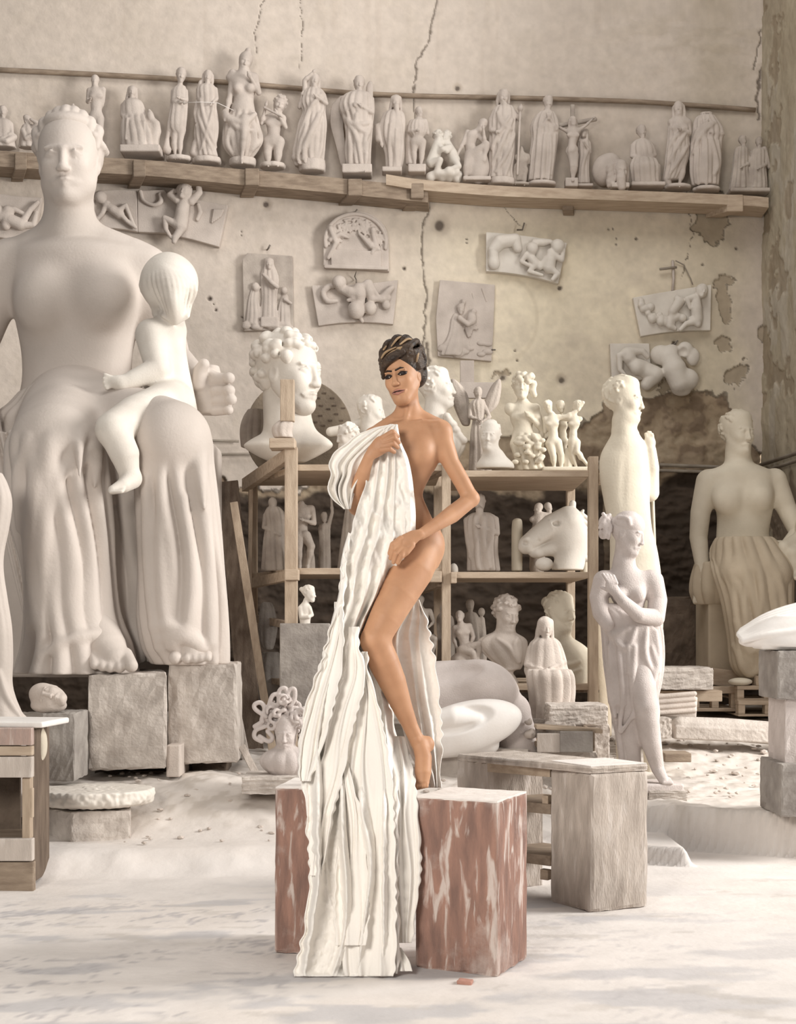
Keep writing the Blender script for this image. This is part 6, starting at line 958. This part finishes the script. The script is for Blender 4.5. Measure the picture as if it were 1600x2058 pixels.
    # tray, block, bits
    r = thing('wooden_tray', P(1140, 1515, 8.75), 'dark worn wooden tray of stone scraps behind the box table', 'tray'); pbox('front', 1080, 1126, 1474, 1512, 8.72, .03, 'dustwood', parent=r, yaw=-4); pbox('front', 1126, 1192, 1470, 1512, 8.70, .03, 'grey', parent=r, yaw=-4); pbox('bottom', 1082, 1195, 1496, 1506, 8.75, .5, 'brown', parent=r); pbox('side', 1190, 1196, 1468, 1510, 8.72, .48, 'brown', parent=r); pbox('loose_board', 1078, 1212, 1462, 1470, 8.75, .16, 'wood', parent=r, roll=4)
    pbox('stone_block', 1085, 1200, 1512, 1580, 8.85, .45, 'rough', 'rough block carrying the tray of scraps', 'block', jag=.005)
    rr = random.Random(17)
    for i, (u, v, k) in enumerate(((1066, 1476, 13), (1088, 1464, 10), (1106, 1458, 12), (1130, 1460, 9), (1150, 1462, 8), (1062, 1452, 8))):
        S = Sc(8.95, 1.4); S.part('s', 'plaster'); S.ell((u, v, 0), (k, k * .7, k), 2, rot=rr.uniform(-30, 30)); S.ell((u + 3, v - 2, -2), (k * .6, k * .8, k * .7), 2); S.build('stone_scrap', ('whitish stone scrap, leftmost of the two below the marble sculpture tip', 'stone scrap at the left end of the tray', 'larger stone scrap near the left of the tray', 'stone scrap in the middle of the tray', 'small stone scrap at the right of the tray', 'small stone scrap touching the marble sculpture tip')[i], 'stone', 'stone scraps around the tray', noise=(3, 7))
    pbox('stone_block', 1104, 1222, 1417, 1458, 9.15, .35, 'rough', 'squared pale stone block between the hooded woman and the draped standing woman', 'block', jag=.003, bev=.01)
    pbox('stone_block', 1120, 1225, 1456, 1530, 9.3, .3, 'rough', 'rough block below the squared pale stone block', 'block', jag=.005)
    # box table
    r = thing('box_table', (.9, 6.9, 0), 'long dusty wooden box table with a solid end and open shelves', 'table'); Fp, Lp, Rp = Vector((.893, 6.46)), Vector((.733, 6.726)), Vector((1.187, 6.608)); Bp = Lp + Rp - Fp
    def prism(name, q, z0, z1, m, bev=.008, jag=.0): bm = BMO(); bhex(bm, [Vector((*q[0], z0)), Vector((*q[1], z0)), Vector((*q[1], z1)), Vector((*q[0], z1)), Vector((*q[3], z0)), Vector((*q[2], z0)), Vector((*q[2], z1)), Vector((*q[3], z1))]); return bobj(name, bm, m, r, bev=bev, jag=jag)
    prism('end_box', (Fp, Rp, Bp, Lp), 0, .645, 'dustwood', .018, .003); L2 = Vector((.30, 7.10)); B2 = Vector((.60, 7.28))
    prism('top', (Fp, Rp, B2 + Vector((.02, .02)), L2), .645, .678, 'dustwood', .01, .002); l = lambda t: Lp + (L2 - Lp) * t; b_ = lambda t: Bp + (B2 - Bp) * t
    prism('leg_panel', (l(1), l(.66), b_(.66), b_(1)), 0, .645, 'dustwood', .008, .003)
    for z in (.17, .42): prism('shelf', (l(.66), l(.0), b_(.0), b_(.66)), z, z + .05, 'brown', .004)
    prism('rail', (l(.66), l(0), l(0) + Vector((.02, .03)), l(.66) + Vector((.02, .03))), .60, .645, 'wood', .003); prism('peg', (l(.08), l(.02), l(.02) + Vector((.02, .03)), l(.08) + Vector((.02, .03))), .47, .51, 'wood', .003); prism('peg', (l(.1), l(.02), l(.02) + Vector((.02, .03)), l(.1) + Vector((.02, .03))), .10, .15, 'wood', .003)
    bm = BMO(); cc = (Fp + Rp + Bp + Lp) / 4; q = [cc + (x - cc) * .97 for x in (Fp, Rp, Bp, Lp)]
    prism('dust_layer', q, .677, .682, 'dust', .002)
    # draped standing woman
    S = Sc(8.75, 1.7); S.part('figure', 'pink'); h = 82; head(S, (1262, 1074, -6), 88, 62, 14, 6, 2, None, seed=33); S.cap((1256, 1100, 0), (1254, 1142, 4), 19, 24, 10); torso(S, (1254, 1134), (1222, 1166), (1304, 1162), (1264, 1188), (1268, 1238), (1270, 1270), h * .78, True, f=.95)
    S.ch([(1214, 1168, 0, 22), (1204, 1200, -4, 19), (1208, 1232, -12, 17), (1222, 1256, -20, 14)], 8); S.ch([(1312, 1168, 4, 22), (1322, 1206, 0, 19), (1318, 1242, -16, 18), (1284, 1236, -48, 15), (1252, 1208, -60, 12), (1238, 1190, -62, 10)], 8)
    S.ell((1230, 1180, -64), (12, 16, 7), 5, rot=-30)
    for i in range(4): S.cap((1224 + i * 5, 1172, -66), (1212 + i * 7, 1154 + i, -60), 4, 3, 1.2)
    S.cap((1222, 1186, -62), (1208, 1180, -54), 4.2, 3, 1.2); S.ch([(1286, 1350, -10, 30), (1298, 1420, -34, 24), (1306, 1480, -22, 22), (1322, 1545, -14, 13), (1334, 1568, -36, 10)], 10); S.ch([(1262, 1400, -4, 26), (1266, 1480, -4, 20), (1276, 1556, -4, 14), (1282, 1572, -30, 10)], 8)
    for i in range(5): S.cap((1330 + i * 3.5, 1566, -34), (1334 + i * 4, 1574, -46), 4.5, 3.6, 1)
    S.part('hair', 'pink', 1.5); c0 = S.q((1262, 1074, -6)); R = rotm(62, 14, 6); T = lambda x, f, z: c0 + R @ np.array((x, -f, z)) * 88
    S.ell(T(0, -.04, .22), (.33 * 88, .31 * 88, .375 * 88), 4, R=R, raw=True); S.ell((1219, 1052, 4), (16, 19, 16), 6); S.ell((1212, 1072, 2), (9, 12, 9), 4); rr = random.Random(3)
    for i in range(26): x = -.3 + .024 * i; S.ch([(*T(x, .2 - abs(x) * .35, .34 - abs(x) * .45), 4), (*T(x * 1.06, .02, .49 - abs(x) * .6), 4.4), (*T(x * .9, -.22, .46 - abs(x) * .5), 4)], 1.5, sm=3, raw=True)
    for i in range(9): S.ch([(1214 + rr.uniform(-8, 14), 1040 + rr.uniform(-8, 26), -12, 4), (1218 + rr.uniform(-8, 12), 1052 + rr.uniform(-8, 24), -15, 4.5), (1214 + rr.uniform(-8, 12), 1064 + rr.uniform(-8, 18), -12, 3.5)], 1.5, sm=3)
    S.part('drapery', 'pink'); S.out([(1212, 1206, 1236, -8), (1232, 1204, 1300, 0), (1255, 1210, 1326), (1290, 1213, 1332), (1330, 1215, 1333), (1375, 1220, 1328), (1415, 1224, 1318)], dep=.62, n=17, amp=.055, tw=.5, ph=1); S.out([(1395, 1224, 1290), (1440, 1232, 1288), (1490, 1240, 1286), (1540, 1246, 1284), (1572, 1248, 1282)], dep=.7, n=10, amp=.10, tw=.3)
    S.last = [q for q in S.cur if q[0] == 'loft'][0][5] if False else [q for q in S.parts['drapery'] if q[0] == 'loft'][0][5]
    for pts, r in (([(1222, 1250), (1240, 1290), (1262, 1300), (1278, 1262)], 5), ([(1214, 1262), (1234, 1276), (1262, 1262)], 5), ([(1300, 1262), (1296, 1310), (1310, 1350)], 5), ([(1276, 1300), (1272, 1360), (1276, 1440)], 6), ([(1318, 1270), (1322, 1330), (1296, 1400), (1250, 1470)], 6), ([(1226, 1300), (1228, 1380), (1236, 1440)], 6), ([(1244, 1310), (1252, 1400), (1244, 1470)], 5), ([(1310, 1300), (1318, 1330), (1324, 1350)], 4), ([(1262, 1300), (1264, 1350)], 4)): S.fold(pts, r, r * 1.5)
    S.part('base', 'pink'); S.bx((1300, 1580, -6), (62, 9, 46), 4, yaw=8); S.build('statue', 'pinkish marble statue of a draped woman crossing an arm over her chest', 'statue')
    pbox('stone_block', 1304, 1382, 1589, 1612, 8.58, .5, 'rough', 'low block under the draped standing woman', 'block', jag=.003)
    # youth seen from behind
    S = Sc(9.8, 1.9); S.part('figure', 'cream'); h = 84; head(S, (1256, 806, 0), 96, 62, 4, 2, 2, 'cap', seed=35); S.cap((1254, 846, 0), (1256, 890, 0), 24, 27, 12); S.out([(872, 1240, 1280), (890, 1220, 1296), (920, 1206, 1302), (960, 1206, 1304), (1010, 1214, 1306), (1060, 1224, 1310), (1100, 1226, 1320), (1150, 1226, 1328), (1200, 1230, 1330)], dep=.6, n=0, amp=0, k=14)
    S.ch([(1258, 900, -40, 5), (1252, 1000, -36, 5), (1262, 1100, -38, 5)], 10, 's'); S.cap((1300, 925, 20), (1306, 990, 26), 22, 18, 8); S.ch([(1306, 990, 26, 17), (1312, 940, 4, 13), (1308, 905, 0, 11)], 6); S.ell((1306, 890, 0), (12, 14, 9), 4)
    for i in range(4): S.cap((1300 + i * 4, 882, -2), (1298 + i * 4.5, 868 + (i - 1.4) ** 2 * 2, -4), 3.6, 3, 1)
    leg(S, (1250, 1200), (1250, 1380), (1252, 1560), h); leg(S, (1302, 1200), (1306, 1380), (1306, 1560), h); S.bx((1280, 1576, 0), (66, 14, 50), 4); S.build('statue', 'tall cream statue of a youth with his back turned, one hand raised', 'statue')
    tag(tube('pole', [P(1308, 905, 9.95), P(1318, 1180, 9.95), P(1322, 1560, 9.95)], .014, 'cream'), 'thin pale pole beside the tall youth turned away', 'pole')
    S = Sc(10.5, 2.2); S.part('trunk', 'tan'); S.out([(1235, 1196, 1216), (1270, 1184, 1222), (1330, 1180, 1228), (1390, 1182, 1228), (1480, 1180, 1230)], n=7, amp=.04); S.build('tan_carving', 'tall tan stone trunk left of the draped standing woman', 'carving')
    # seated tan woman in the corner
    S = Sc(12.0, 2.0); S.part('figure', 'cream'); h = 80; head(S, (1484, 872, 0), 92, 24, 2, 2, 2, 'cap', seed=37); S.cap((1482, 905, 4), (1486, 948, 6), 24, 30, 12); S.out([(935, 1450, 1526), (952, 1420, 1556), (985, 1424, 1560), (1030, 1440, 1552), (1075, 1440, 1546), (1120, 1436, 1562)], dep=.55, n=0, amp=0, k=14); S.ell((1462, 1000, -26), (30, 32, 24), 16); S.ell((1524, 998, -26), (28, 30, 24), 16)
    S.ch([(1424, 968, 4, 25), (1408, 1030, 8, 20), (1404, 1080, 8, 18), (1412, 1140, -6, 14), (1410, 1172, -12, 12)], 8); S.ch([(1556, 966, 4, 25), (1580, 1020, 0, 20), (1606, 1072, -14, 18), (1580, 1100, -40, 14), (1560, 1098, -52, 12)], 8); S.ell((1406, 1186, -12), (15, 20, 8), 5)
    for i in range(4): S.cap((1398 + i * 5, 1194, -14), (1396 + i * 6, 1210, -14), 4.5, 4, 1.5)
    S.part('drapery', 'tan'); S.cap((1475, 1120, -10), (1482, 1150, -80), 34, 36, 40); S.cap((1525, 1120, -10), (1556, 1155, -80), 34, 34, 40); S.out([(1080, 1440, 1552), (1095, 1434, 1566), (1125, 1432, 1584), (1160, 1440, 1588)], dep=.9, n=17, amp=.05, k=20, w=-40); S.out([(1085, 1438, 1556, 0), (1110, 1430, 1580, -20), (1150, 1436, 1590, -60), (1210, 1452, 1592, -70), (1280, 1464, 1596, -70), (1340, 1472, 1590, -70), (1372, 1500, 1560, -70)], dep=.7, n=19, amp=.055, tw=.4); S.out([(1130, 1400, 1470), (1160, 1392, 1476), (1190, 1390, 1478), (1215, 1398, 1470)], dep=.9, n=8, amp=.09)
    S.last = [q for q in S.parts['drapery'] if q[0] == 'loft'][1][5]
    for pts in ([(1470, 1130), (1478, 1220), (1490, 1340)], [(1500, 1120), (1496, 1230), (1500, 1350)], [(1540, 1110), (1570, 1180), (1580, 1290)], [(1476, 1300), (1505, 1356), (1545, 1330)], [(1480, 1250), (1510, 1310), (1548, 1270)], [(1524, 1130), (1530, 1200), (1524, 1280)], [(1450, 1110), (1490, 1120), (1540, 1106)]): S.fold(pts, 6, 9)
    S.part('seat', 'tan'); S.bx((1452, 1270, 30), (42, 84, 60), 4); S.bx((1530, 1290, 40), (60, 76, 60), 4)
    S.part('child', 'cream'); leg(S, (1606, 1090, -50), (1576, 1100, -72), (1582, 1146, -72), 52, toe=(1570, 1162, -84)); leg(S, (1616, 1100, -50), (1594, 1112, -80), (1600, 1150, -80), 52); S.ell((1625, 1060, -40), (26, 36, 24))
    S.build('statue', 'seated woman statue with tan drapery in the right corner', 'statue')
    # stones and pallets at the right
    pbox('stone_slab', 1332, 1412, 1200, 1345, 12.4, .10, 'dark', 'dark carved stone panel leaning under the wall pipes', 'panel', jag=.006, bev=.01)
    pbox('stone_block', 1322, 1434, 1342, 1386, 11.0, .45, 'grey', 'long squared grey stone beam behind the draped standing woman', 'block', jag=.004, bev=.012); C.objects[-1].data.materials[0] = M['rough']
    pbox('wooden_beam', 1328, 1452, 1388, 1410, 11.1, .4, 'wood', 'pale wooden beam under the squared grey stone beam', 'beam')
    S = Sc(10.55, 1.6); S.part('stone', 'plaster'); S.bx((1352, 1418, 0), (44, 22, 26), 3, roll=4)
    for i in range(4): S.cap((1300, 1402 + i * 11, -27), (1396, 1394 + i * 11, -27), 5, 5, 2)
    S.build('fluted_fragment', 'pale fluted column fragment lying right of the draped standing woman', 'fragment')
    pbox('stone_block', 1308, 1350, 1444, 1484, 10.2, .2, 'rough', 'small pale stone block behind the legs of the draped standing woman', 'block', jag=.003)
    def pallet(u0, u1, v0, v1, D, label):
        r = thing('wooden_pallet', P((u0 + u1) / 2, v1, D), label, 'pallet'); hh = v1 - v0; pbox('top_board', u0, u1, v0, v0 + hh * .28, D, .12, 'wood', parent=r); pbox('top_board', u0, u1, v0, v0 + hh * .15, D + .25, .12, 'wood', parent=r); pbox('top_board', u0, u1, v0, v0 + hh * .15, D + .5, .12, 'wood', parent=r); pbox('bottom_board', u0, u1, v0 + hh * .86, v1, D, .6, 'wood', parent=r)
        for k in (0, .5, 1): uu = u0 + (u1 - u0 - 14) * k; pbox('spacer_block', uu, uu + 14, v0 + hh * .28, v0 + hh * .86, D, .1, 'wood', parent=r)
    pallet(1392, 1484, 1380, 1430, 11.6, 'wooden pallet left of the seated tan woman'); pallet(1482, 1604, 1378, 1408, 11.5, 'upper wooden pallet under the seated tan woman'); pallet(1484, 1606, 1408, 1440, 11.45, 'lower wooden pallet under the seated tan woman')
    pbox('wood_scrap', 1432, 1486, 1346, 1380, 11.75, .2, 'wood', 'wood scrap lying on the left pallet', 'scrap', roll=8); pbox('wood_scrap', 1520, 1562, 1358, 1378, 11.5, .15, 'wood', 'small squared wood scrap at the foot of the seated tan woman', 'scrap')
    S = Sc(11.55, 1.5); S.part('s', 'cream'); S.ell((1488, 1370, 0), (24, 8, 20), 2); S.build('round_stone', 'flat rounded stone lying on the pallets', 'stone')
    bm = BMO(); A = P(1350, 1484, 10.25); B = P(1640, 1500, 10.25); S = Sc(10.4, 1.8); S.part('kerb', 'rough'); S.ch([(1368, 1462, 0, 22), (1460, 1466, 4, 23), (1560, 1474, 2, 23), (1650, 1480, 0, 23)], 6); S.bx((1500, 1476, 6), (150, 14, 30), 4, roll=2.5); S.build('kerb_stone', 'long rounded kerb stone lying in front of the pallets', 'stone')
    pbox('brick_slab', 1336, 1390, 1514, 1532, 9.35, .2, 'brown', 'small flat brown brick on the dusty floor behind the draped standing woman', 'brick')
    # pedestal at the right edge
    pbox('stone_block', 1563, 1660, 1308, 1406, 7.85, .42, 'grey', 'upper grey block of the pedestal at the right edge', 'block', jag=.003, bev=.01); pbox('stone_block', 1578, 1660, 1406, 1536, 7.9, .36, 'pink', 'middle narrower block of the pedestal at the right edge', 'block', jag=.003); pbox('stone_block', 1570, 1668, 1536, 1642, 7.8, .46, 'grey', 'lowest grey block of the pedestal at the right edge', 'block', jag=.003, bev=.01)
    S = Sc(8.0, 1.6); S.part('drape', 'pure'); 
    for i in range(10): t = i / 9; S.ch([(1484 + abs(t - .6) * 16, 1288 - t * 22, -34 + t * 60, 5), (1545, 1276 - t * 40, -42 + t * 80, 7), (1620, 1268 - t * 52, -46 + t * 90, 9), (1700, 1262 - t * 50, -46 + t * 90, 10)], 1.5, sm=4)
    S.out([(1238, 1560, 1700), (1255, 1520, 1700), (1275, 1490, 1700), (1292, 1486, 1700), (1300, 1500, 1700)], dep=.5, n=0, amp=0); S.bx((1590, 1294, 0), (70, 10, 40), 6); S.build('white_sculpture', 'bright white marble wing-like drapery resting on the pedestal at the right edge', 'sculpture')
    S = Sc(5.20, 1.2); S.part('b', 'brick'); S.bx((935, 1975, 0), (15, 6, 12), 2, yaw=-15, roll=3); S.build('brick_fragment', 'small red brick fragment on the floor before the right red block', 'brick', noise=(2, 8))
floor_things()
def chips():
    rr = random.Random(77); bm = BMO()
    for i in range(420):
        if rr.random() < .7: x, y = rr.uniform(.9, 3.5), rr.uniform(8.6, 11.5)
        else: x, y = rr.uniform(-3, .5), rr.uniform(7.7, 9)
        r = rr.uniform(.006, .022) * (1.4 if rr.random() < .1 else 1); z = Zf(x, y) + .01; m = Matrix.Translation((x, y, z)) @ Matrix.Rotation(rr.uniform(0, 6), 4, 'Z') @ Matrix.Diagonal((r * rr.uniform(.8, 1.8), r, r * .6, 1)); bmesh.ops.create_icosphere(bm, subdivisions=1, radius=1, matrix=m)
    o = bobj('stone_chips', bm, 'plaster', base=(1.5, 9.5, .3)); tag(o, 'scattered small stone chips and rubble on the raised dusty floor', 'rubble'); o['kind'] = 'stuff'
chips()
